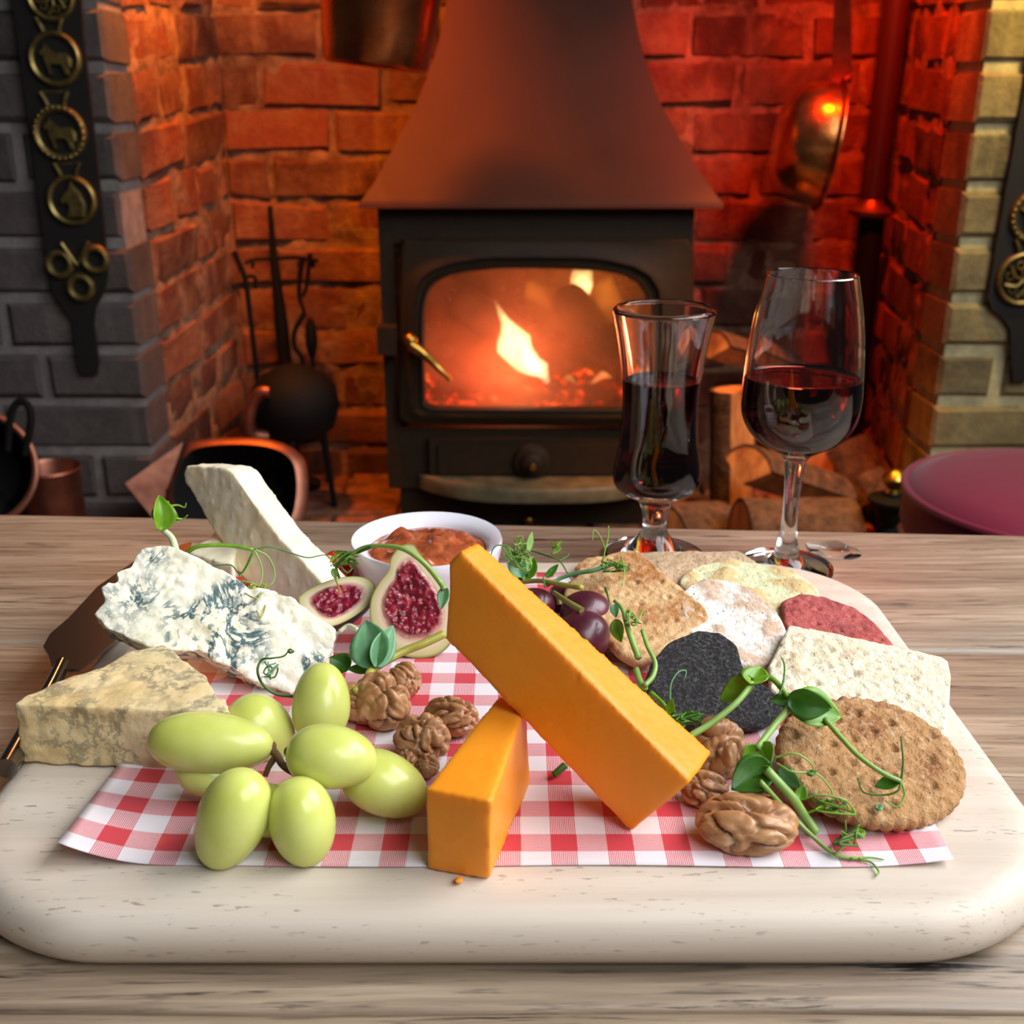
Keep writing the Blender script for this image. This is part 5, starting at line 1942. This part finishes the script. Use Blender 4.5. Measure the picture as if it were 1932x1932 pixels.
cracker([(1215, 1290), (1228, 1252), (1262, 1215), (1318, 1194), (1360, 1198), (1390, 1220), (1400, 1255), (1412, 1286), (1446, 1300), (1478, 1330), (1474, 1356), (1440, 1374), (1388, 1381), (1330, 1380), (1270, 1368), (1228, 1335)], [(1388, 1381, .0238), (1335, 1193, .0400), (1478, 1340, .0270)], 0.005, M['charcoal'], 'black charcoal biscuit in the middle of the crackers', dock_on=False, rough=0.0006, seed=9, rnd_px=6)
cracker(ell(1642, 1443, 182, 112, 17), [(1690, 1563, .0245), (1600, 1321, .0380), (1819, 1440, .0275)], 0.0062, M['bran'], 'large oval brown bran biscuit with a crimped edge, nearest of the crackers', spacing=0.0098, dock=0.0026, dock_r=0.0018, scallop=40, rough=0.0005, seed=10, rot=0.5, jit_=0.0006)

# ================================================================== KNIFE, SCRAPS
s = NT('knife_steel')
s.set(color='#8e8884', rough=0.2, metal=1.0)
STEEL = s.m
kn = empty('table_knife', PZ(150, 1180, 0.022), 'steel table knife lying along the left edge of the board under the blue cheese', 'knife')
KZ = 0.0245
bl_px = [(345, 1030), (362, 1026), (352, 1060), (300, 1130), (235, 1200), (150, 1268), (100, 1265), (92, 1240), (82, 1224), (95, 1200), (130, 1170), (185, 1110), (250, 1065)]
bp = [PZ(x, y, KZ) for x, y in bl_px]
mk('blade', MB().prism(bp, (0, 0, 0.0012)), STEEL, kn, sharp=30)
mk('handle', MB().tube(spline([PZ(118, 1252, KZ), PZ(94, 1302, KZ), PZ(58, 1366, KZ), PZ(12, 1450, KZ)], 5), 0.0030, 0.0040, 14), STEEL, kn)
s = NT('red_pepper')
s.set(color='#b82a14', rough=0.2, sss=0.2, ssss=0.003)
PEP = s.m
CAR = simple('carrot_orange', '#d86a1c', 0.35)
ONI = NT('pale_onion').set(color='#e2c8a0', rough=0.3, sss=0.3, ssss=0.003).m


def scrap(name, x, y, z, a, b, h, ang, m, label, cat, seed):
    c = PZ(x, y, z)
    k = depth(c) / F
    an = math.radians(ang)
    mb = MB()
    for p in ICO_V[::1]:
        q = np.sign(p) * np.abs(p) ** 0.7
        q = q * (1 + 0.25 * noise.noise(Vector(p) * 1.7 + Vector((seed, 0, 0))))
        mb.v.append(tuple(c + RT * (q[0] * math.cos(an) - q[2] * math.sin(an)) * a * k + UP * (q[0] * math.sin(an) + q[2] * math.cos(an)) * b * k + FW * q[1] * h))
    mb.f = ICO_F
    thing_mesh(name, mb, m, label, cat, org=c, sharp=None, fix=False)


scrap('pepper_piece', 634, 1058, .036, 22, 17, .006, 20, PEP, 'red pepper piece between the white cheese and the dish', 'pepper', 1)
scrap('pepper_piece', 650, 1080, .028, 14, 16, .006, 60, PEP, 'red pepper piece under the pea tendrils beside the dish', 'pepper', 6)
scrap('carrot_piece', 612, 1080, .031, 16, 26, .006, 25, CAR, 'orange carrot sliver touching the slanting white cheese', 'carrot', 3)
scrap('onion_sliver', 612, 1054, .040, 17, 6, .003, -30, ONI, 'pale onion sliver on top of the pepper', 'onion', 4)
scrap('pepper_piece', 450, 1096, .030, 9, 8, .004, 0, PEP, 'tiny red pepper piece at the foot of the white cheese', 'pepper', 5)

s = NT('clear_film')
s.set(color='#ffffff', rough=0.0, trans=1.0, ior=1.33)  # thin clear film added to imitate red lamp caustics on the planks
pc_ = PZ(1568, 1040, 0.0)
wmb = MB()
nn_ = 60
rows = []
for (f_r, hz_) in ((1.0, 0.0003), (0.97, 0.0008), (0.85, 0.0011), (0.5, 0.0012)):
    row = []
    for j in range(nn_):
        a = 2 * PI * j / nn_
        r = 0.012 * (1 + 0.28 * noise.noise(Vector((math.cos(a) * 1.3, math.sin(a) * 1.3, 4.4))) + 0.05 * noise.noise(Vector((math.cos(a) * 4, math.sin(a) * 4, 1)))) * f_r
        row.append(len(wmb.v))
        wmb.v.append((pc_[0] + 1.25 * r * math.cos(a), pc_[1] + 1.3 * r * math.sin(a), T + hz_))
    rows.append(row)
for A_, B_ in zip(rows, rows[1:]):
    for j in range(nn_):
        wmb.f.append((A_[j], A_[(j + 1) % nn_], B_[(j + 1) % nn_], B_[j]))
wmb.f += [tuple(rows[-1]), tuple(reversed(rows[0]))]
thing_mesh('glint_film', wmb, s.m, 'clear film standing in for red lamp spill on the table right of the wine glass foot', 'glints', sharp=None)
scrap('cheese_crumb', 866, 1660, .0215, 7, 5, .0015, 0, CHED, 'orange cheese crumb at the front foot of the smaller cheddar wedge', 'crumb', 12)

# ================================================================== PEA SHOOTS


def green(name, c1, c2, rough=0.4):
    s = NT(name)
    s.set(color=s.ramp(s.noise(120, 3), [(0.3, c1), (0.7, c2)]), rough=rough, sss=0.15, ssss=0.002, sssr=(0.5, 1.0, 0.3), spec=0.5)
    return s.m


G_DK = green('deep_leaf_green', '#2e5814', '#44781e')
G_MD = green('leaf_green', '#568614', '#7ca628')
G_LT = green('pale_stem_green', '#7aa04a', '#94b45e')
G_AQ = green('blue_green_leaf', '#4e8454', '#72a278')
G_YL = green('yellow_stem_green', '#9a9a3a', '#b0a648')
G_WH = green('white_stem', '#cfd8a8', '#e2e4c4')


def Z3(p):
    return PZ(*p)


def stem(parent, pts, r0, r1, m, name='stem', n=7):
    return mk(name, MB().tube(spline([Z3(p) for p in pts], n), r0, r1, 8), m, parent, sharp=None)


def leaf(parent, b, t, w, m, cup=0.25, tilt=0.0, bend=0.0, fold=0.0, name='leaf'):
    """leaf blade from base pixel b to tip pixel t (x, y, z), half width w pixels"""
    B_, T_ = Z3(b), Z3(t)
    ax = T_ - B_
    L = np.linalg.norm(ax)
    ax = ax / L
    vw = unit((B_ + T_) / 2 - CAM)
    ac = unit(np.cross(ax, vw))
    nn = unit(np.cross(ac, ax))
    if np.dot(nn, vw) > 0:
        nn = -nn
    tl = math.radians(tilt)
    ac, nn = ac * math.cos(tl) + nn * math.sin(tl), nn * math.cos(tl) - ac * math.sin(tl)
    Wd = w * depth(B_) / F
    nl, nw = 14, 8
    mb = MB()
    for side in (0, 1):
        for i in range(nl + 1):
            u = i / nl
            hw = Wd * (math.sin(PI * u ** 0.75) ** 0.8 if 0 < u < 1 else 0.02)
            for j in range(-nw // 2, nw // 2 + 1):
                v = j / (nw / 2)
                h = cup * Wd * (v * v - 0.35) - 0.10 * Wd * math.exp(-(v / 0.18) ** 2) + bend * L * math.sin(PI * u)
                p = B_ + ax * L * u + ac * hw * v * (1 - fold * 0.5 * abs(v)) + nn * (h * (hw / Wd) + fold * abs(v) * hw)
                p = p + nn * (0.00012 * noise.noise(Vector(p * 500)) - side * 0.00028)
                mb.v.append(tuple(p))
    w_ = nw + 1
    h_ = w_ * (nl + 1)
    for i in range(nl):
        for j in range(nw):
            k = i * w_ + j
            mb.f += [(k, k + 1, k + w_ + 1, k + w_), (h_ + k, h_ + k + w_, h_ + k + w_ + 1, h_ + k + 1)]
    ed = [j for j in range(w_)] + [i * w_ + nw for i in range(1, nl + 1)] + [nl * w_ + j for j in range(nw - 1, -1, -1)] + [i * w_ for i in range(nl - 1, 0, -1)]
    for i in range(len(ed)):
        a, b2 = ed[i], ed[(i + 1) % len(ed)]
        mb.f.append((b2, a, h_ + a, h_ + b2))
    return mk(name, mb, m, parent, sharp=None)


def tendril(parent, pts, m=None, r=0.00042, r1=0.00025):
    return stem(parent, pts, r, r1, m or G_MD, 'tendril')


def curl(parent, x, y, z, R, turns, seed, m=None, n=40):
    rr = random.Random(seed)
    a0 = rr.uniform(0, 6)
    pts = []
    for i in range(n):
        t = i / (n - 1)
        a = a0 + turns * 2 * PI * t
        r = R * (1 - 0.75 * t)
        pts.append((x + r * math.cos(a), y + 0.7 * r * math.sin(a), z + 0.002 * t))
    return mk('tendril', MB().tube([Z3(p) for p in pts], 0.00035, 0.00022, 6), m or G_MD, parent, sharp=None)


def tangle(parent, x, y, z, rx, ry, n, seed, mats):
    rr = random.Random(seed)
    for k in range(n):
        p = [(x + rr.uniform(-rx, rx), y + rr.uniform(-ry, ry), z + rr.uniform(-.004, .005)) for _ in range(4)]
        stem(parent, p, 0.0004, 0.00026, rr.choice(mats), 'tendril', 6)


def shoot(x, y, z, label):
    return empty('pea_shoot', Z3((x, y, z)), label, 'pea shoot', 'pea shoots scattered over the board')


# right front sprig
e = shoot(1450, 1430, .040, 'large pea shoot sprig trailing over the oval bran biscuit to the front of the paper')
stem(e, [(1300, 1390, .040), (1345, 1362, .044), (1390, 1325, .049), (1420, 1288, .053)], 0.0013, 0.0011, G_LT)
leaf(e, (1424, 1282, .054), (1358, 1322, .044), 24, G_MD, 0.5, 25)
leaf(e, (1416, 1290, .054), (1436, 1258, .056), 26, G_MD, 0.4, -20)
stem(e, [(1420, 1286, .053), (1455, 1280, .055), (1486, 1314, .052)], 0.0014, 0.0008, G_MD)
leaf(e, (1490, 1326, .052), (1588, 1352, .047), 40, G_MD, 0.3, -25, 0.05)
leaf(e, (1484, 1318, .054), (1570, 1336, .053), 30, G_DK, 0.5, 15, 0.1)
leaf(e, (1500, 1320, .051), (1452, 1320, .050), 14, G_DK, 0.4)
stem(e, [(1494, 1330, .050), (1462, 1368, .047), (1428, 1412, .044)], 0.0014, 0.0012, G_LT)
leaf(e, (1430, 1405, .044), (1452, 1446, .042), 26, G_MD, 0.4, 10)
leaf(e, (1436, 1412, .044), (1400, 1440, .040), 22, G_MD, 0.5, -10)
leaf(e, (1454, 1438, .043), (1380, 1490, .035), 36, G_DK, 0.35, 10)
leaf(e, (1440, 1460, .040), (1412, 1518, .028), 16, G_DK, 0.4)
stem(e, [(1446, 1452, .042), (1495, 1505, .034), (1515, 1535, .028), (1540, 1572, .0225)], 0.0016, 0.0017, G_LT)
leaf(e, (1508, 1510, .032), (1516, 1482, .036), 12, G_MD, 0.4)
leaf(e, (1470, 1448, .037), (1512, 1488, .034), 16, G_AQ, 0.3, 20)
stem(e, [(1434, 1474, .040), (1486, 1530, .030), (1530, 1575, .024), (1575, 1612, .0220), (1625, 1621, .0215)], 0.0009, 0.0006, G_LT)
tendril(e, [(1575, 1612, .0225), (1600, 1590, .026), (1622, 1572, .027)], G_LT)
tendril(e, [(1620, 1620, .0218), (1645, 1628, .0215), (1658, 1645, .0212), (1652, 1652, .0212)])
tendril(e, [(1605, 1620, .022), (1640, 1618, .0217), (1668, 1622, .0215)])
tendril(e, [(1460, 1430, .043), (1500, 1422, .046), (1530, 1440, .043), (1536, 1462, .038)], G_LT)
tendril(e, [(1465, 1440, .041), (1495, 1456, .042), (1540, 1460, .040), (1565, 1485, .036), (1572, 1502, .033)], G_LT)
tendril(e, [(1514, 1508, .031), (1545, 1500, .034), (1590, 1508, .034), (1612, 1530, .030), (1620, 1562, .025)], G_LT)
tendril(e, [(1520, 1535, .028), (1555, 1525, .031), (1590, 1540, .028), (1597, 1570, .024)])
tendril(e, [(1585, 1508, .034), (1600, 1525, .031), (1592, 1545, .027)])
curl(e, 1622, 1572, .027, 13, 2.5, 1)
curl(e, 1530, 1458, .042, 9, 2.0, 2, G_DK)
tangle(e, 1600, 1575, .025, 26, 22, 5, 3, [G_MD, G_DK])
tangle(e, 1575, 1520, .030, 40, 16, 4, 13, [G_MD, G_DK])
stem(e, [(1556, 1356, .048), (1590, 1395, .045), (1622, 1428, .043), (1665, 1458, .040), (1700, 1474, .038)], 0.0010, 0.0008, G_LT)
leaf(e, (1698, 1472, .038), (1650, 1484, .0345), 15, G_DK, 0.4, 30)
tendril(e, [(1700, 1474, .038), (1704, 1440, .043), (1702, 1410, .047), (1700, 1390, .049)], G_DK)
tendril(e, [(1700, 1474, .038), (1694, 1492, .036), (1668, 1500, .034), (1630, 1495, .034), (1618, 1468, .036)], G_DK)
tendril(e, [(1700, 1474, .038), (1707, 1500, .034), (1692, 1522, .031), (1670, 1510, .032)], G_LT)
curl(e, 1658, 1524, .031, 8, 2.5, 5, G_AQ)
tendril(e, [(1470, 1312, .053), (1478, 1285, .056), (1480, 1255, .058), (1474, 1240, .060)], G_DK)

# sprig with rounded bud at the far left
e = shoot(320, 1010, .062, 'pea shoot with one curled green bud standing above the blue cheese')
stem(e, [(332, 1040, .066), (324, 1015, .070), (306, 998, .073)], 0.0017, 0.0013, G_WH)
leaf(e, (306, 1002, .073), (300, 934, .088), 22, G_MD, 0.9, 20, 0.15)
leaf(e, (300, 990, .074), (318, 945, .084), 17, G_MD, 0.8, -30, 0.1)
leaf(e, (312, 955, .082), (338, 985, .075), 9, G_MD, 0.6)
tendril(e, [(322, 955, .082), (335, 953, .082), (348, 957, .081), (351, 949, .083)], G_MD, 0.0006)
tendril(e, [(332, 978, .077), (345, 979, .076), (354, 972, .078)], G_MD, 0.0006)

# tendrils arching over the white cheese
e = shoot(470, 1040, .060, 'pea tendrils arching across the slanting white cheese')
stem(e, [(348, 1046, .062), (375, 1031, .066), (430, 1029, .066), (478, 1037, .064)], 0.0010, 0.0008, G_MD)
tendril(e, [(478, 1037, .064), (510, 1032, .064), (545, 1042, .060), (580, 1052, .056), (612, 1047, .054), (625, 1055, .052)], G_DK)
tendril(e, [(478, 1037, .064), (470, 1065, .058), (452, 1088, .054)], G_LT)
tendril(e, [(482, 1037, .064), (505, 1050, .060), (518, 1078, .055), (514, 1100, .052), (492, 1112, .050)], G_LT)
tendril(e, [(480, 1038, .064), (494, 1070, .057), (492, 1100, .052), (478, 1112, .051)], G_LT)
tendril(e, [(478, 1040, .064), (455, 1082, .055), (435, 1066, .058), (400, 1068, .058)], G_DK)
tendril(e, [(430, 1085, .055), (440, 1105, .054), (460, 1118, .053), (480, 1140, .051)])
tendril(e, [(432, 1088, .055), (448, 1122, .053), (466, 1130, .052)])
tangle(e, 478, 1112, .052, 28, 18, 7, 21, [G_MD, G_LT, G_YL])
tendril(e, [(480, 1120, .052), (500, 1140, .051), (492, 1165, .049), (484, 1152, .050)], G_YL)

# curl on the face of the blue cheese
e = shoot(510, 1270, .045, 'thin curled pea tendril on the lower end of the white blue cheese')
tendril(e, [(556, 1314, .036), (520, 1309, .038), (495, 1290, .042), (486, 1265, .046), (494, 1245, .049), (512, 1242, .050), (535, 1238, .050), (546, 1226, .052)], G_DK, 0.0007)
curl(e, 548, 1228, .052, 6, 1.6, 31, G_DK)
tangle(e, 512, 1265, .047, 16, 18, 5, 33, [G_DK, G_AQ])

# stem bowed over the fig
e = shoot(740, 1040, .072, 'pea shoot stem bowed over the neck of the standing fig')
stem(e, [(662, 1046, .066), (690, 1032, .070), (722, 1030, .072), (762, 1036, .0725), (800, 1062, .068), (828, 1095, .060), (839, 1112, .057)], 0.0009, 0.0013, G_LT)
leaf(e, (840, 1106, .058), (832, 1150, .050), 12, G_AQ, 0.3, 20)
stem(e, [(702, 1031, .071), (680, 1040, .068), (655, 1050, .064), (635, 1068, .058), (640, 1090, .054)], 0.0008, 0.0006, G_DK)
tangle(e, 650, 1056, .062, 28, 16, 9, 41, [G_DK, G_MD])
leaf(e, (628, 1072, .058), (634, 1094, .053), 6, G_LT, 0.3)
tendril(e, [(640, 1066, .058), (655, 1080, .056), (665, 1072, .058)], G_LT)
tendril(e, [(632, 1090, .054), (640, 1110, .052), (643, 1120, .051)], G_YL)

# sprig with paired leaf in front of the fig
e = shoot(705, 1255, .040, 'pea shoot with a blue-green leaf pair in front of the standing fig')
stem(e, [(668, 1306, .036), (690, 1285, .037), (704, 1262, .038), (760, 1230, .040), (800, 1214, .042), (838, 1196, .044)], 0.0016, 0.0018, G_YL)
leaf(e, (706, 1262, .039), (690, 1170, .052), 40, G_AQ, 0.3, -15)
leaf(e, (706, 1258, .040), (742, 1180, .050), 26, G_AQ, 0.3, 20)
leaf(e, (704, 1262, .038), (712, 1292, .033), 9, G_MD, 0.3)
leaf(e, (660, 1262, .034), (622, 1240, .038), 22, G_DK, 0.4, 20)
leaf(e, (700, 1262, .036), (655, 1262, .036), 10, G_DK, 0.4)
stem(e, [(640, 1192, .040), (658, 1181, .042), (676, 1190, .042)], 0.0010, 0.0012, G_WH)

# cluster behind the long cheddar
e = shoot(985, 1080, .045, 'pea shoot cluster with many tendrils behind the top of the long cheddar')
leaf(e, (985, 1090, .040), (962, 1036, .052), 20, G_AQ, 0.4, 20)
leaf(e, (990, 1095, .038), (1006, 1050, .046), 18, G_MD, 0.5, -15)
leaf(e, (988, 1100, .036), (975, 1060, .045), 14, G_DK, 0.5)
leaf(e, (996, 1040, .054), (1004, 1003, .062), 7, G_LT, 0.3, 30)
tangle(e, 975, 1045, .050, 28, 32, 15, 51, [G_DK, G_MD, G_LT])
tendril(e, [(960, 1030, .055), (935, 1030, .056), (925, 1050, .052)], G_DK)
stem(e, [(985, 1098, .038), (1020, 1096, .042), (1060, 1103, .046), (1098, 1109, .049)], 0.0012, 0.0013, G_YL)
stem(e, [(1030, 1105, .042), (1060, 1090, .045), (1090, 1081, .048), (1120, 1076, .050), (1150, 1066, .052)], 0.0009, 0.0012, G_AQ)
leaf(e, (1030, 1090, .044), (1054, 1064, .050), 7, G_DK, 0.3)
tendril(e, [(1028, 1108, .043), (1026, 1088, .046), (1040, 1075, .049)], G_DK)
tendril(e, [(1000, 1038, .053), (1030, 1048, .052), (1055, 1058, .050), (1070, 1080, .047), (1080, 1096, .046)], G_DK)
tendril(e, [(1055, 1058, .050), (1070, 1050, .051), (1074, 1044, .052)], G_DK)
tangle(e, 1050, 1033, .053, 10, 14, 5, 53, [G_MD, G_DK])
tendril(e, [(1136, 1068, .052), (1141, 1040, .058), (1147, 1015, .063), (1148, 992, .068)], G_MD)
tendril(e, [(1141, 1035, .059), (1132, 1012, .063), (1120, 1000, .066), (1118, 1020, .062)], G_MD)
tangle(e, 1160, 1066, .052, 28, 14, 7, 55, [G_MD, G_DK, G_LT])
tendril(e, [(1172, 1050, .054), (1178, 1075, .052), (1174, 1105, .050)], G_LT)

# sprig right of the red grapes
e = shoot(1190, 1200, .045, 'pea shoot with cut stems lying on the square wheat cracker')
stem(e, [(1160, 1134, .052), (1175, 1150, .052), (1186, 1190, .048), (1205, 1242, .041)], 0.0008, 0.0015, G_LT)
leaf(e, (1160, 1168, .048), (1172, 1212, .041), 14, G_MD, 0.4, 20)
leaf(e, (1158, 1140, .050), (1162, 1165, .048), 9, G_AQ, 0.4)
tangle(e, 1195, 1166, .050, 20, 16, 8, 61, [G_MD, G_DK, G_LT])
stem(e, [(1212, 1190, .048), (1222, 1220, .045), (1236, 1250, .041), (1232, 1275, .038), (1216, 1294, .036)], 0.0009, 0.0011, G_LT)
stem(e, [(1200, 1263, .036), (1206, 1282, .035), (1216, 1300, .034)], 0.0014, 0.0016, G_LT)
tendril(e, [(1142, 1110, .052), (1146, 1122, .052), (1150, 1136, .052)], G_DK, 0.0006)

# sprig between cheddar and charcoal biscuit
e = shoot(1262, 1340, .040, 'pea tendrils tucked between the long cheddar and the charcoal biscuit')
stem(e, [(1228, 1308, .042), (1250, 1328, .042), (1268, 1352, .040), (1292, 1372, .038)], 0.0011, 0.0008, G_MD)
leaf(e, (1262, 1350, .040), (1268, 1318, .047), 9, G_MD, 0.5)
tangle(e, 1285, 1356, .039, 42, 14, 13, 71, [G_DK, G_DK, G_MD])
tendril(e, [(1264, 1325, .045), (1266, 1290, .051), (1280, 1268, .054), (1294, 1266, .054), (1292, 1280, .052)], G_AQ)
tendril(e, [(1318, 1400, .036), (1322, 1422, .033), (1316, 1442, .031)], G_LT)
# cut snippet on the paper
e = shoot(1052, 1455, .024, 'tiny cut pea stem lying on the paper under the long cheddar')
stem(e, [(1044, 1462, .0226), (1054, 1454, .0236), (1066, 1444, .0246)], 0.0012, 0.0014, G_DK)
